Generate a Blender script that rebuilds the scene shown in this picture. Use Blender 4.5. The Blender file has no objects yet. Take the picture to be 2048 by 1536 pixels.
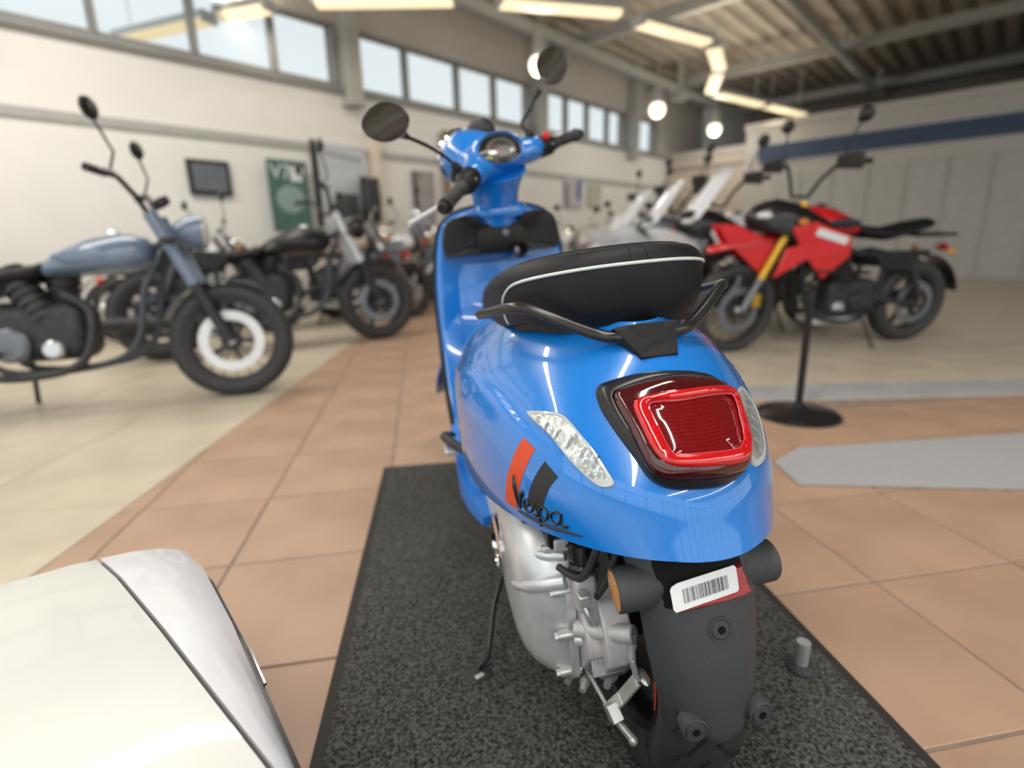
import bpy, bmesh, math, random
from mathutils import Vector as V, Matrix
from mathutils.bvhtree import BVHTree
from math import sin, cos, pi, radians
random.seed(7)
C = bpy.context.scene.collection
sc = bpy.context.scene

# ---------------------------------------------------------------- camera, world, exposure
cam = bpy.data.cameras.new('camera'); camo = bpy.data.objects.new('camera', cam); C.objects.link(camo)
p, r = radians(14.7), radians(-1.5)
F = V((0, cos(p), -sin(p))); R0 = V((1, 0, 0)); U0 = R0.cross(F)
Rc = R0*cos(r) + U0*sin(r); Uc = -R0*sin(r) + U0*cos(r)
camo.matrix_world = Matrix(((Rc.x, Uc.x, -F.x, 0), (Rc.y, Uc.y, -F.y, 0), (Rc.z, Uc.z, -F.z, .84), (0, 0, 0, 1)))
cam.sensor_width = 36; cam.lens = 1065/2048*36; cam.clip_start = .02; cam.clip_end = 200
cam.dof.use_dof = True; cam.dof.focus_distance = .70; cam.dof.aperture_fstop = 1.8
sc.camera = camo

w = bpy.data.worlds.new('world'); sc.world = w; w.use_nodes = True
bg = w.node_tree.nodes['Background']; bg.inputs[0].default_value = (.90, .96, 1.0, 1); bg.inputs[1].default_value = 2.0
def lamp(x, y, z, sx, sy, rz, pw, col):
    l = bpy.data.lights.new('fill_light', 'AREA'); l.shape = 'RECTANGLE'; l.size = sx; l.size_y = sy; l.energy = pw; l.color = col
    o = bpy.data.objects.new('fill_light', l); C.objects.link(o); o.location = (x, y, z); o.rotation_euler = (0, 0, rz)
# added strips of unseen fill light that brighten the sales floor from above
_ry = radians(42.5); _du = V((sin(_ry), cos(_ry), 0)); _dn = V((-cos(_ry), sin(_ry), 0))
for _n, _u, _l in ((-7.5, -1, 11), (-3.6, -1.5, 10), (.4, -2.2, 9), (5.0, -1.5, 8.01)):
    _q = _du*_u+_dn*_n; lamp(_q.x, _q.y, 4.05, _l, .22, radians(90)-_ry, (32 if _n > 4 else 24)*_l, (1, .94, .85))
sc.view_settings.view_transform = 'Standard'; sc.view_settings.look = 'None'
sc.view_settings.exposure = 0.0; sc.view_settings.gamma = 1; sc.view_settings.use_curve_mapping = False
sc.cycles.use_denoising = True
sc.cycles.max_bounces = 7; sc.cycles.caustics_reflective = False; sc.cycles.caustics_refractive = False
sc.cycles.sample_clamp_indirect = 4

# ---------------------------------------------------------------- materials
MATS = {}
def mat(name, col=(.5, .5, .5), rough=.5, metal=0, coat=0, spec=.5, emit=0, noise=0, nscale=8, bump=0, bscale=200, trans=0, alpha=1, ramp=None, ior=1.5):
    if name in MATS: return MATS[name]
    m = bpy.data.materials.new(name); m.use_nodes = True; MATS[name] = m
    nt = m.node_tree; b = nt.nodes['Principled BSDF']; L = nt.links.new
    b.inputs['Base Color'].default_value = (*col, 1); b.inputs['Roughness'].default_value = rough
    b.inputs['Metallic'].default_value = metal; b.inputs['Coat Weight'].default_value = coat; b.inputs['Coat Roughness'].default_value = .03
    b.inputs['Specular IOR Level'].default_value = spec; b.inputs['IOR'].default_value = ior
    b.inputs['Transmission Weight'].default_value = trans; b.inputs['Alpha'].default_value = alpha
    if emit: b.inputs['Emission Color'].default_value = (*col, 1); b.inputs['Emission Strength'].default_value = emit
    tc = nt.nodes.new('ShaderNodeTexCoord')
    if noise:
        n = nt.nodes.new('ShaderNodeTexNoise'); n.inputs['Scale'].default_value = nscale; n.inputs['Detail'].default_value = 6
        L(tc.outputs['Object'], n.inputs['Vector'])
        cr = nt.nodes.new('ShaderNodeValToRGB'); L(n.outputs[0], cr.inputs[0])
        a = ramp[0] if ramp else tuple(c*(1-noise) for c in col); d = ramp[1] if ramp else tuple(min(1, c*(1+noise)) for c in col)
        cr.color_ramp.elements[0].position = .36; cr.color_ramp.elements[1].position = .64
        cr.color_ramp.elements[0].color = (*a, 1); cr.color_ramp.elements[1].color = (*d, 1)
        L(cr.outputs[0], b.inputs['Base Color'])
    if bump:
        n2 = nt.nodes.new('ShaderNodeTexNoise'); n2.inputs['Scale'].default_value = bscale; n2.inputs['Detail'].default_value = 3
        L(tc.outputs['Object'], n2.inputs['Vector'])
        bp = nt.nodes.new('ShaderNodeBump'); bp.inputs['Strength'].default_value = bump; bp.inputs['Distance'].default_value = .001
        L(n2.outputs[0], bp.inputs['Height']); L(bp.outputs[0], b.inputs['Normal'])
    return m

BLUE = mat('blue_paint', (.006, .182, .63), .25, coat=1, noise=.02, nscale=300)
BLUE2 = mat('blue_plastic', (.008, .17, .62), .4, noise=.02, nscale=200)
SATIN = mat('black_satin', (.014, .014, .016), .27, noise=.1, nscale=60)
BLK = mat('black_plastic', (.008, .008, .009), .45, spec=.3, bump=.25, bscale=900)
GREYP = mat('dark_grey_plastic', (.050, .054, .061), .5, spec=.35, bump=.5, bscale=1400, noise=.10, nscale=500)
VINYL = mat('black_vinyl', (.007, .008, .011), .45, spec=.28, bump=.35, bscale=1500, noise=.08, nscale=40)
PIPE = mat('pale_piping', (.62, .66, .64), .5, noise=.04, nscale=90)
RUB = mat('black_rubber', (.030, .030, .033), .6, bump=.3, bscale=500, noise=.15, nscale=60)
ALU = mat('silver_casting', (.66, .68, .71), .30, metal=.45, bump=.25, bscale=700, noise=.06, nscale=30)
ALU2 = mat('rough_casting', (.58, .57, .59), .45, metal=.4, bump=.8, bscale=900, noise=.08, nscale=60)
ZINC = mat('zinc_steel', (.58, .62, .62), .32, metal=.6, noise=.1, nscale=40)
CHR = mat('chrome', (.85, .85, .86), .08, metal=1)
MIRR = mat('mirror_glass', (.42, .47, .52), .015, metal=1)
ORANGE = mat('orange_decal', (.62, .048, .004), .4, coat=.3, noise=.03)
GREYD = mat('graphite_decal', (.026, .027, .030), .45, spec=.3, noise=.05, nscale=300)
REDL = mat('red_lens', (.50, .004, .008), .12, coat=1, noise=.15, nscale=60)
REDD = mat('maroon_lens', (.055, .002, .004), .10, coat=1)
CLEAR = mat('clear_lens', (.95, .97, .97), .04)
def clear(m, col, k):
    nt = m.node_tree; pb = nt.nodes['Principled BSDF']; out = nt.nodes['Material Output']
    t_ = nt.nodes.new('ShaderNodeBsdfTransparent'); t_.inputs[0].default_value = (*col, 1)
    mx = nt.nodes.new('ShaderNodeMixShader'); mx.inputs[0].default_value = k
    nt.links.new(t_.outputs[0], mx.inputs[1]); nt.links.new(pb.outputs[0], mx.inputs[2]); nt.links.new(mx.outputs[0], out.inputs[0])
clear(CLEAR, (.96, .98, .98), .14)
SILV = mat('silver_reflector', (.62, .64, .64), .16, metal=1, bump=1, bscale=130, noise=.5, nscale=110, ramp=((.10, .11, .11), (.66, .68, .68)))
AMB = mat('amber_reflector', (.62, .25, .03), .3, coat=.6, bump=1, bscale=900, noise=.2, nscale=700)
REDR = mat('red_reflector', (.36, .012, .015), .3, coat=.5, bump=1, bscale=900, noise=.2, nscale=600)
PAPER = mat('label_paper', (.78, .80, .84), .6, noise=.03)
INK = mat('black_ink', (.006, .006, .007), .7, spec=.15)
GOLD = mat('gold_anodised', (.55, .33, .045), .32, metal=.7, noise=.05)
REDP = mat('red_paint', (.62, .008, .016), .3, coat=.8, noise=.03)
WHITEP = mat('white_paint', (.72, .75, .80), .3, coat=.8, noise=.02)
GREYM = mat('grey_metal', (.17, .18, .21), .4, metal=.5, noise=.1)
STEEL = mat('pale_steel', (.62, .64, .68), .3, metal=.6, noise=.06)
DISC = mat('brake_disc_steel', (.70, .71, .73), .35, metal=.45, noise=.06, nscale=40)
BLKP = mat('black_paint', (.010, .010, .012), .35, coat=.25, spec=.35, noise=.1)
BLKM = mat('black_engine', (.028, .029, .034), .5, metal=.2, noise=.3, nscale=25)
BEIGE = mat('beige_paint', (.46, .40, .31), .35, coat=.5, noise=.03)
GREENP = mat('green_paint', (.20, .34, .24), .35, coat=.5, noise=.03)
BLUEG = mat('slate_blue_paint', (.12, .17, .26), .35, coat=.6, noise=.04)
BROWN = mat('brown_leather', (.12, .07, .05), .5, noise=.2, nscale=30)
TAN = mat('tan_plastic', (.40, .29, .19), .5, noise=.06)
SCREEN = mat('smoked_windscreen', (.82, .84, .92), .12, coat=.5, noise=.02)
CLAMP = mat('frosted_pale_lamp', (.85, .84, .78), .3, coat=.3)

# ---------------------------------------------------------------- mesh helpers
def basis(d):
    d = V(d).normalized(); u = V((0, 0, 1)) if abs(d.z) < .9 else V((1, 0, 0))
    a = u.cross(d).normalized(); return a, d.cross(a), d
class B:
    def __init__(s): s.v = []; s.f = []
    def add(s, vs, fs):
        o = len(s.v); s.v += [tuple(x) for x in vs]; s.f += [tuple(i+o for i in f) for f in fs]; return s
    def box(s, c, size, m=None):
        hx, hy, hz = size[0]/2, size[1]/2, size[2]/2; c = V(c)
        vs = [V((x, y, z)) for x in (-hx, hx) for y in (-hy, hy) for z in (-hz, hz)]
        if m is not None: vs = [m @ x for x in vs]
        return s.add([c+x for x in vs], [(0, 1, 3, 2), (4, 6, 7, 5), (0, 4, 5, 1), (2, 3, 7, 6), (0, 2, 6, 4), (1, 5, 7, 3)])
    def beam(s, p0, p1, w, h, up=(0, 0, 1)):
        p0, p1 = V(p0), V(p1); d = (p1-p0).normalized(); a = d.cross(V(up)).normalized(); b = a.cross(d)
        q = [(-w/2, -h/2), (w/2, -h/2), (w/2, h/2), (-w/2, h/2)]
        vs = [p0+a*x+b*y for x, y in q]+[p1+a*x+b*y for x, y in q]
        return s.add(vs, [(3, 2, 1, 0), (4, 5, 6, 7), (0, 1, 5, 4), (1, 2, 6, 5), (2, 3, 7, 6), (3, 0, 4, 7)])
    def loft(s, rings, caps=True, closed=True):
        n = len(rings[0]); vs = [q for r_ in rings for q in r_]; fs = []
        for i in range(len(rings)-1):
            for j in range(n if closed else n-1):
                k = (j+1) % n; fs.append((i*n+j, i*n+k, (i+1)*n+k, (i+1)*n+j))
        if caps and closed: fs += [tuple(range(n))[::-1], tuple((len(rings)-1)*n+j for j in range(n))]
        return s.add(vs, fs)
    def cyl(s, p0, p1, r0, r1=None, n=16, caps=True):
        r1 = r0 if r1 is None else r1; p0, p1 = V(p0), V(p1); a, b, d = basis(p1-p0)
        return s.loft([[q+(a*cos(2*pi*i/n)+b*sin(2*pi*i/n))*rr for i in range(n)] for q, rr in ((p0, r0), (p1, r1))], caps)
    def lathe(s, prof, o, ax, n=24, caps=False):    # prof: (radius, height along axis)
        a, b, d = basis(ax); o = V(o)
        return s.loft([[o+d*h+(a*cos(2*pi*i/n)+b*sin(2*pi*i/n))*rr for i in range(n)] for rr, h in prof], caps)
    def tube(s, pts, r, n=10, closed=False, flat=1):
        pts = [V(q) for q in pts]; m = len(pts); rs = r if isinstance(r, (list, tuple)) else [r]*m
        t = [(pts[min(i+1, m-1)]-pts[max(i-1, 0)]).normalized() if not closed else (pts[(i+1) % m]-pts[i-1]).normalized() for i in range(m)]
        a = basis(t[0])[0]; rings = []
        for i in range(m):
            a = (a-t[i]*a.dot(t[i])).normalized(); b = t[i].cross(a)
            rings.append([pts[i]+(a*cos(2*pi*j/n)+b*sin(2*pi*j/n)*flat)*rs[i] for j in range(n)])
        if closed: rings.append(rings[0]); return s.loft(rings, False)
        return s.loft(rings, True)
    def ell(s, c, rad, n=16, m=10, mx=None):
        c = V(c); vs = []; fs = []
        for i in range(m+1):
            th = pi*i/m
            for j in range(n):
                q = V((rad[0]*sin(th)*cos(2*pi*j/n), rad[1]*sin(th)*sin(2*pi*j/n), rad[2]*cos(th)))
                vs.append(c+(mx @ q if mx is not None else q))
        for i in range(m):
            for j in range(n): fs.append((i*n+j, i*n+(j+1) % n, (i+1)*n+(j+1) % n, (i+1)*n+j))
        return s.add(vs, fs)
    def grid(s, rows):
        n = len(rows[0]); vs = [q for r_ in rows for q in r_]
        return s.add(vs, [(i*n+j, i*n+j+1, (i+1)*n+j+1, (i+1)*n+j) for i in range(len(rows)-1) for j in range(n-1)])
    def prism(s, pts, d):       # closed polygon of 3D points pushed along d
        n = len(pts); d = V(d); pts = [V(q) for q in pts]
        return s.add(pts+[q+d for q in pts], [tuple(range(n))[::-1], tuple(n+i for i in range(n))]+[(i, (i+1) % n, n+(i+1) % n, n+i) for i in range(n)])
    def done(s, name, m, parent=None, smooth=True, bev=0, seg=2, sub=0, solid=0, ang=40, fix=True):
        me = bpy.data.meshes.new(name); me.from_pydata(s.v, [], s.f)
        if fix:
            bm = bmesh.new(); bm.from_mesh(me); bmesh.ops.remove_doubles(bm, verts=bm.verts, dist=1e-6)
            bmesh.ops.recalc_face_normals(bm, faces=bm.faces); bm.to_mesh(me); bm.free()
        o = bpy.data.objects.new(name, me); C.objects.link(o); me.materials.append(m)
        if smooth:
            me.polygons.foreach_set('use_smooth', [True]*len(me.polygons))
            me.set_sharp_from_angle(angle=radians(ang))
        if parent is not None: o.parent = parent
        if solid: q = o.modifiers.new('solid', 'SOLIDIFY'); q.thickness = solid; q.offset = -1
        if bev: q = o.modifiers.new('bevel', 'BEVEL'); q.width = bev; q.segments = seg; q.limit_method = 'ANGLE'; q.angle_limit = radians(35)
        if sub: q = o.modifiers.new('sub', 'SUBSURF'); q.levels = sub; q.render_levels = sub
        return o
def spl(pts, n):            # Catmull-Rom through points
    pts = [V(q) for q in pts]; out = []
    for i in range(len(pts)-1):
        a, b, c, d = pts[max(i-1, 0)], pts[i], pts[i+1], pts[min(i+2, len(pts)-1)]
        for k in range(n):
            t = k/n; out.append(.5*((2*b)+(c-a)*t+(2*a-5*b+4*c-d)*t*t+(3*b-a-3*c+d)*t**3))
    return out+[pts[-1]]
def lerp(x, xs, ys):
    if x <= xs[0]: return ys[0]
    for i in range(len(xs)-1):
        if x <= xs[i+1]:
            t = (x-xs[i])/(xs[i+1]-xs[i]); return ys[i]+(ys[i+1]-ys[i])*t
    return ys[-1]
def tag(o, label, cat, group=None):
    o['label'] = label; o['category'] = cat
    if group: o['group'] = group
    return o
def empty(name, M, label, cat, group=None):
    o = bpy.data.objects.new(name, None); C.objects.link(o); o.matrix_world = M if isinstance(M, Matrix) else Matrix.Translation(V(M))
    return tag(o, label, cat, group)
def place(x, y, head, lean=0, z=0):        # head: degrees clockwise from +Y ; local x forward, y left, z up ; lean>0 to the left
    a, l = radians(head), radians(lean)
    f = V((sin(a), cos(a), 0)); lf = V((-cos(a), sin(a), 0)); up = V((0, 0, 1))
    Y = lf*cos(l)-up*sin(l); Z = lf*sin(l)+up*cos(l)
    return Matrix(((f.x, Y.x, Z.x, x), (f.y, Y.y, Z.y, y), (f.z, Y.z, Z.z, z), (0, 0, 0, 1)))
def struct(o): o['kind'] = 'structure'; return o
def copy_tree(o, parent=None):
    c = o.copy(); C.objects.link(c)
    if parent is not None: c.parent = parent
    for ch in list(o.children): copy_tree(ch, c)
    return c
# ---------------------------------------------------------------- room
RY = radians(42.5); DU = V((sin(RY), cos(RY), 0)); DN = V((-cos(RY), sin(RY), 0))
def W(u, n, z=0): return DU*u+DN*n+V((0, 0, z))
MR = Matrix((DU, DN, V((0, 0, 1)))).transposed()      # columns du, dn, z
def slab(name, u0, u1, n0, n1, z0, z1, m, parent=None, **k):
    return B().box(W((u0+u1)/2, (n0+n1)/2, (z0+z1)/2), (abs(u1-u0), abs(n1-n0), z1-z0), MR).done(name, m, parent, smooth=False, **k)

WALLM = mat('wall_plaster', (.78, .77, .745), .8, noise=.02, nscale=1.5)
WALLU = mat('upper_wall_panel', (.46, .43, .395), .8, noise=.03, nscale=1)
CEILM = mat("ceiling_deck", (.30, .265, .225), .7, noise=.06, nscale=2)
STEELG = mat('grey_steel_paint', (.40, .40, .385), .55, noise=.05, nscale=5)
FRAMEM = mat('window_frame_grey', (.25, .25, .24), .5, noise=.05, nscale=5)
TRIMM = mat('wall_trim_grey', (.40, .40, .385), .6, noise=.03)
GROUT = mat('floor_grout', (.26, .20, .165), .85, noise=.1, nscale=20)
TILE = mat('brown_tile', (.42, .28, .20), .42, noise=.10, nscale=3, bump=.15, bscale=300)
CREAM = mat('cream_tile', (.55, .49, .39), .35, noise=.08, nscale=3)
CREAMG = mat('cream_grout', (.42, .38, .31), .8, noise=.1)
GREYT = mat('grey_tile', (.40, .41, .43), .4, noise=.08, nscale=3)

# floor slab and its tiles
floor = struct(B().box((3, 6, -.053), (60, 60, .1)).done('floor', GROUT, smooth=False))
TR, TE = V((.9869, .1616, 0)), V((-.1616, .9869, 0))
MT = Matrix((TR, TE, V((0, 0, 1)))).transposed()
def leftB(y): return -1.36-(y-2.38)*.04        # x of the cream edge left of the lane
CELL = []       # material, x, y, z, size x, size y, turn, size score
def cell(m, x, y, z, sx, sy, rot):
    d = math.hypot(x, y); inmat = 0 < (V((x, y, 0))-V((-.512, 1.945, 0))).dot(V((.992, .125, 0))) < 1.0 and y < 1.95
    seen = y > .3 and abs(x) < y+.35 and not inmat
    CELL.append(((sx*sy/(d**3+.05)) if seen else 0, m, x, y, z, sx, sy, rot))
for i in range(-9, 16):
    for j in range(-4, 26):
        c = TR*(-.16+.41*(i+.5))+TE*(1.0+.415*(j+.5))
        if c.x > leftB(c.y)-.28 and not (c.y > 2.75 and c.x > .95) and c.y < 11: cell(TILE, c.x, c.y, -.003, .402, .407, math.atan2(TR.y, TR.x))
dl = V((-.04, 1, 0)).normalized(); sl = V((-1, -.04, 0)).normalized()
for j in range(-2, 20):
    for i in range(12):
        q = V((-1.36, 2.38, 0))+dl*(.6*j-2.2)+sl*(.3+.6*i); cell(CREAM, q.x, q.y, .0008, .594, .594, radians(2.3))
for i in range(15):
    cell(GREYT, 1.28+.6*i, 2.86, .0008, .594, .304, 0)
    for j in range(18): cell(CREAM, 1.28+.6*i, 3.32+.6*j, .0008, .594, .594, 0)
CELL.sort(key=lambda q: -q[0])
B().prism([(leftB(-3), -3, -.003), (leftB(14), 14, -.003), (-12, 14, -.003), (-12, -3, -.003)], (0, 0, .0034)).done('grout_bed', CREAMG, floor, smooth=False)
B().prism([(.98, 2.70, -.003), (16, 2.70, -.003), (16, 20, -.003), (.98, 20, -.003)], (0, 0, .0034)).done('grout_bed', CREAMG, floor, smooth=False)
protos = {}; rest = {}
for k, (sc_, m, x, y, z, sx, sy, rot) in enumerate(CELL):
    if k < 300:
        key = (m.name, sy)
        if key not in protos: o = protos[key] = B().box((0, 0, 0), (sx, sy, .006)).done('tile', m, floor, smooth=False, bev=.0015, seg=1)
        else: o = protos[key].copy(); C.objects.link(o)
        o.location = (x, y, z+random.uniform(-.0005, .0005)); o.rotation_euler.z = rot
    else: rest.setdefault(m.name, B()).box((x, y, z), (sx, sy, .006), Matrix.Rotation(rot, 3, 'Z'))
for mn, b_ in rest.items():
    o = b_.done('tile_field', MATS[mn], floor, smooth=False, fix=False); o['kind'] = 'stuff'

# left wall with its clerestory band, panel joints, columns
wl = struct(slab('wall_left', -7, 16, 7, 7.25, 0, 2.93, WALLM))
wu = struct(slab('wall_left_upper', -7, 16, 7, 7.25, 3.70, 4.7, WALLU)); wu.name = 'wall_left.001'
struct(slab('trim_1', -7, 16, 6.97, 6.998, 2.10, 2.19, TRIMM))
struct(slab('trim_2', -7, 16, 6.93, 7.0, 2.86, 2.93, FRAMEM))
cols = [-3.3, .55, 4.5, 8.52, 11.95]
GLASSM = mat('frosted_pane', (.9, .96, 1), .2)
nt = GLASSM.node_tree; pb = nt.nodes['Principled BSDF']; out = nt.nodes['Material Output']
tr = nt.nodes.new('ShaderNodeBsdfTransparent'); tr.inputs[0].default_value = (.685, .695, .69, 1)
mx = nt.nodes.new('ShaderNodeMixShader'); mx.inputs[0].default_value = .06
nt.links.new(tr.outputs[0], mx.inputs[1]); nt.links.new(pb.outputs[0], mx.inputs[2]); nt.links.new(mx.outputs[0], out.inputs[0])
wi = 0
groups = [(-6.5, -3.45, 3), (-3.1, .35, 4), (.75, 4.36, [.75, 1.7, 2.62, 3.52, 4.36]), (4.64, 8.38, [4.64, 5.52, 6.55, 7.41, 8.38]), (8.66, 11.8, [8.66, 9.5, 10.25, 11.03, 11.8]), (12.1, 13.3, 1)]
for g in groups:
    ed = g[2] if isinstance(g[2], list) else [g[0]+(g[1]-g[0])*k/g[2] for k in range(g[2]+1)]
    wi += 1
    f = B()
    for z0, z1 in ((2.93, 2.98), (3.655, 3.70)): f.box(W((ed[0]+ed[-1])/2, 7.06, (z0+z1)/2), (ed[-1]-ed[0], .12, z1-z0), MR)
    for e in ed: f.box(W(e, 7.06, 3.315), (.055, .12, .77), MR)
    fo = struct(f.done('window_%d' % wi, FRAMEM, smooth=False))
    for k in range(len(ed)-1):
        slab('pane', ed[k]+.027, ed[k+1]-.027, 7.07, 7.085, 2.98, 3.655, GLASSM, fo)
g0 = [-7, -3.45, -3.1, .35, .75]
for a, b in ((-7, -6.5), (-3.45, -3.1), (.35, .75), (4.36, 4.64), (8.38, 8.66), (11.8, 12.1), (13.3, 16)):
    x = slab('wall_pier', a, b, 7.0, 7.25, 2.93, 3.70, WALLU); x.parent = wl
for k, u in enumerate(cols):
    cb = B().box(W(u, 6.89, 3.72), (.20, .22, 1.96), MR).box(W(u, 6.89, 2.72), (.26, .26, .05), MR)
    struct(cb.done('column', STEELG, smooth=False, bev=.01))
for k, (u, n) in enumerate(((4.78, 6.93),)):
    o = B().box(W(u, n, 1.2), (.12, .14, 2.4), MR).box(W(u, n, 2.42), (.2, .2, .05), MR).box(W(u, n, .03), (.2, .2, .06), MR).done('pillar', mat('pale_pillar', (.72, .62, .52), .6, noise=.04), smooth=False, bev=.008)
    struct(o)

# far wall, recess and lower partition
wb = struct(slab('wall_back', 17.0, 17.2, -14, 9, 0, 4.7, mat('back_wall_dark', (.16, .15, .14), .85, noise=.1, nscale=1)))
wpm = mat('beige_partition', (.60, .51, .43), .8, noise=.03)
wp = struct(slab('wall_partition', 14.0, 14.2, 4.95, 7.0, 0, 2.85, wpm))
struct(slab('trim_3', 13.93, 14.25, 4.95, 7.0, 2.85, 3.0, mat('partition_cap', (.50, .46, .42), .7, noise=.03)))
struct(slab('trim_4', 13.97, 14.0, 4.95, 7.0, 2.56, 2.66, mat('partition_line', (.36, .29, .24), .7, noise=.03)))
wo = struct(slab('wall_office', 13.2, 13.4, -12, 4.75, 0, 3.15, mat('office_wall', (.52, .50, .48), .7, noise=.02)))
struct(slab('trim_5', 13.15, 13.45, -12, 4.78, 3.15, 3.28, mat('office_cap', (.56, .53, .50), .7, noise=.02)))
sg = empty('fascia_sign', W(13.17, 4.4, 2.62), 'long dark blue fascia board on the pale office wall', 'sign')
def loc(o, root): o.parent = root; o.matrix_parent_inverse = root.matrix_world.inverted(); return o
loc(slab('panel', 13.14, 13.19, -1.5, 4.45, 2.45, 2.80, mat('navy_board', (.022, .05, .12), .45, noise=.05)), sg)
loc(slab('frame', 13.16, 13.195, -1.55, 4.50, 2.42, 2.84, mat('pale_frame', (.6, .6, .6), .5)), sg)
for k in range(12):
    loc(slab('door_panel', 13.17, 13.198, 3.55-.62*k, 4.10-.62*k, .05, 2.2, mat('office_panel', (.45, .445, .44), .5, noise=.03)), wo)

# ceiling with ribs of the metal deck, beams, purlins and struts
ce = struct(slab('ceiling', -8, 18, -14, 7.3, 4.72, 4.82, CEILM))
rb = B()
n_ = -13.8; 
while n_ < 7.0:
    rb.loft([[W(u, n_, 4.725), W(u, n_+.05, 4.655), W(u, n_+.17, 4.655), W(u, n_+.22, 4.725)] for u in (-8, 17.0)], True); n_ += .34
ro = rb.done('deck_rib', mat('deck_rib_paint', (.42, .37, .31), .6, noise=.06, nscale=3), ce, smooth=False); ro['kind'] = 'stuff'
for u in (-3.6, .55, 4.5, 8.9, 12.75, 16.4):
    b_ = B().beam(W(u, 6.9, 4.40), W(u, -13.5, 4.40), .12, .03).beam(W(u, 6.9, 4.24), W(u, -13.5, 4.24), .12, .03).beam(W(u, 6.9, 4.32), W(u, -13.5, 4.32), .03, .14)
    for k in range(-6, 3): b_.beam(W(u, 6.1-3.2*(2-k), 4.41), W(u, 6.1-3.2*(2-k), 4.70), .08, .08, (1, 0, 0))
    struct(b_.done('ceiling_beam', STEELG, smooth=False))
for n in (6.1, 2.9, -.3, -3.5):
    struct(B().beam(W(-7, n, 4.14), W(17, n, 4.14), .11, .13).done('ceiling_purlin', STEELG, smooth=False, bev=.008))
struct(B().beam(W(12.55, 6.1, 3.95), W(12.55, 6.1, 4.7), .13, .13, (1, 0, 0)).box(W(12.55, 6.1, 4.0), (.3, .3, .16), MR).done('ceiling_strut', STEELG, smooth=False, bev=.01))
struct(slab('trim_6', -7, 16, 6.80, 7.0, 4.40, 4.52, STEELG))

# glazed shop front behind the photographer and along the open side: mullions only between tall panes
FG = mat('facade_frame', (.10, .10, .105), .5, noise=.05)
fcl = mat('facade_glass', (.95, .98, 1), .02); nt = fcl.node_tree; pb = nt.nodes['Principled BSDF']; out = nt.nodes['Material Output']
tr = nt.nodes.new('ShaderNodeBsdfTransparent'); tr.inputs[0].default_value = (.93, .96, .95, 1); mx = nt.nodes.new('ShaderNodeMixShader'); mx.inputs[0].default_value = .05
nt.links.new(tr.outputs[0], mx.inputs[1]); nt.links.new(pb.outputs[0], mx.inputs[2]); nt.links.new(mx.outputs[0], out.inputs[0])
def facade(name, pts, z1, nx):
    f = B(); (a, b) = pts; a, b = V(a), V(b)
    for k in range(nx+1):
        q = a.lerp(b, k/nx); f.box(q+V((0, 0, z1/2)), (.09, .09, z1), MR)
    for z in (.06, 2.4, z1-.05): f.beam(a+V((0, 0, z)), b+V((0, 0, z)), .09, .12)
    o = struct(f.done(name, FG, smooth=False))
    for k in range(nx):
        q0, q1 = a.lerp(b, (k+.04)/nx), a.lerp(b, (k+.96)/nx)
        for z0, z1_ in ((.12, 2.34), (2.46, z1-.1)):
            B().beam(q0+V((0, 0, (z0+z1_)/2)), q1+V((0, 0, (z0+z1_)/2)), .012, z1_-z0).done('pane', fcl, o, smooth=False)
facade('window_8', (W(-7, 7), W(-7, -13)), 4.6, 10)
facade('window_9', (W(-7, -13), W(17, -13)), 4.6, 12)
# ---------------------------------------------------------------- the blue scooter (local x forward, y left, z up)
SM = place(.206, .86, -10.9, 3.6)
sct = empty('motor_scooter', SM, 'bright blue motor scooter with black seat, seen from its tail, standing on the black mat', 'scooter')
VC = [0.2424, 0.2501, 0.2492, 0.2402, 0.1852, 0.1025, -0.3236, -0.311, -0.2909, -0.2248, -0.1767, -0.1205, 1.7043, 1.9992, 1.9215, 1.9125, 0.486, 0.4273, -0.0088, 0.7303, 0.7479, 0.1676]
TT = [0, .15, .35, .6, .82, 1.0]
def solve_spl(v):
    n = 6; h = [TT[i+1]-TT[i] for i in range(5)]
    A = [[0.0]*7 for _ in range(6)]; A[0][0] = 1; A[5][5] = 1
    for i in range(1, 5):
        A[i][i-1] = h[i-1]; A[i][i] = 2*(h[i-1]+h[i]); A[i][i+1] = h[i]; A[i][6] = 6*((v[i+1]-v[i])/h[i]-(v[i]-v[i-1])/h[i-1])
    for i in range(6):
        pv = A[i][i]; A[i] = [q/pv for q in A[i]]
        for j in range(6):
            if j != i: f_ = A[j][i]; A[j] = [a-f_*b for a, b in zip(A[j], A[i])]
    M = [A[i][6] for i in range(6)]
    def f(t):
        k = 0
        while k < 4 and t > TT[k+1]: k += 1
        d = t-TT[k]; e = TT[k+1]-t
        return M[k]*e**3/6/h[k]+M[k+1]*d**3/6/h[k]+(v[k]/h[k]-M[k]*h[k]/6)*e+(v[k+1]/h[k]-M[k+1]*h[k]/6)*d
    return f
cW, cX = solve_spl(VC[:6]), solve_spl(VC[6:12])
def cowl_pt(s, t):
    P_, Q_, pt, qt, zb0, zb1, zb2, ztr, ztf, xm = VC[12:22]
    P1 = P_+(pt-P_)*t; Q1 = Q_+(qt-Q_)*t; a = abs(s); th = min(a/.7, 1)*pi/2
    wv, xv = cW(t), cX(t); ct = max(cos(th), 0.0)
    x = xm-(xm-xv)*ct**(2/P1); y = wv*sin(th)**(2/Q1)
    fr = max(0, (a-.7)/.3); x += fr*(.46-xm); y -= fr*fr*.045
    u = (x+.31)/.77
    zb = zb0+(zb1-zb0)*sin(max(0, min(u*1.3, 1))*pi/2)+zb2*u*u; zt = ztr+(ztf-ztr)*u
    return V((x, y*(1 if s >= 0 else -1), zb+(zt-zb)*t))
NT, NS = 84, 120
rows = [[cowl_pt(-1+2*j/NS, i/NT) for j in range(NS+1)] for i in range(NT+1)]
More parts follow.
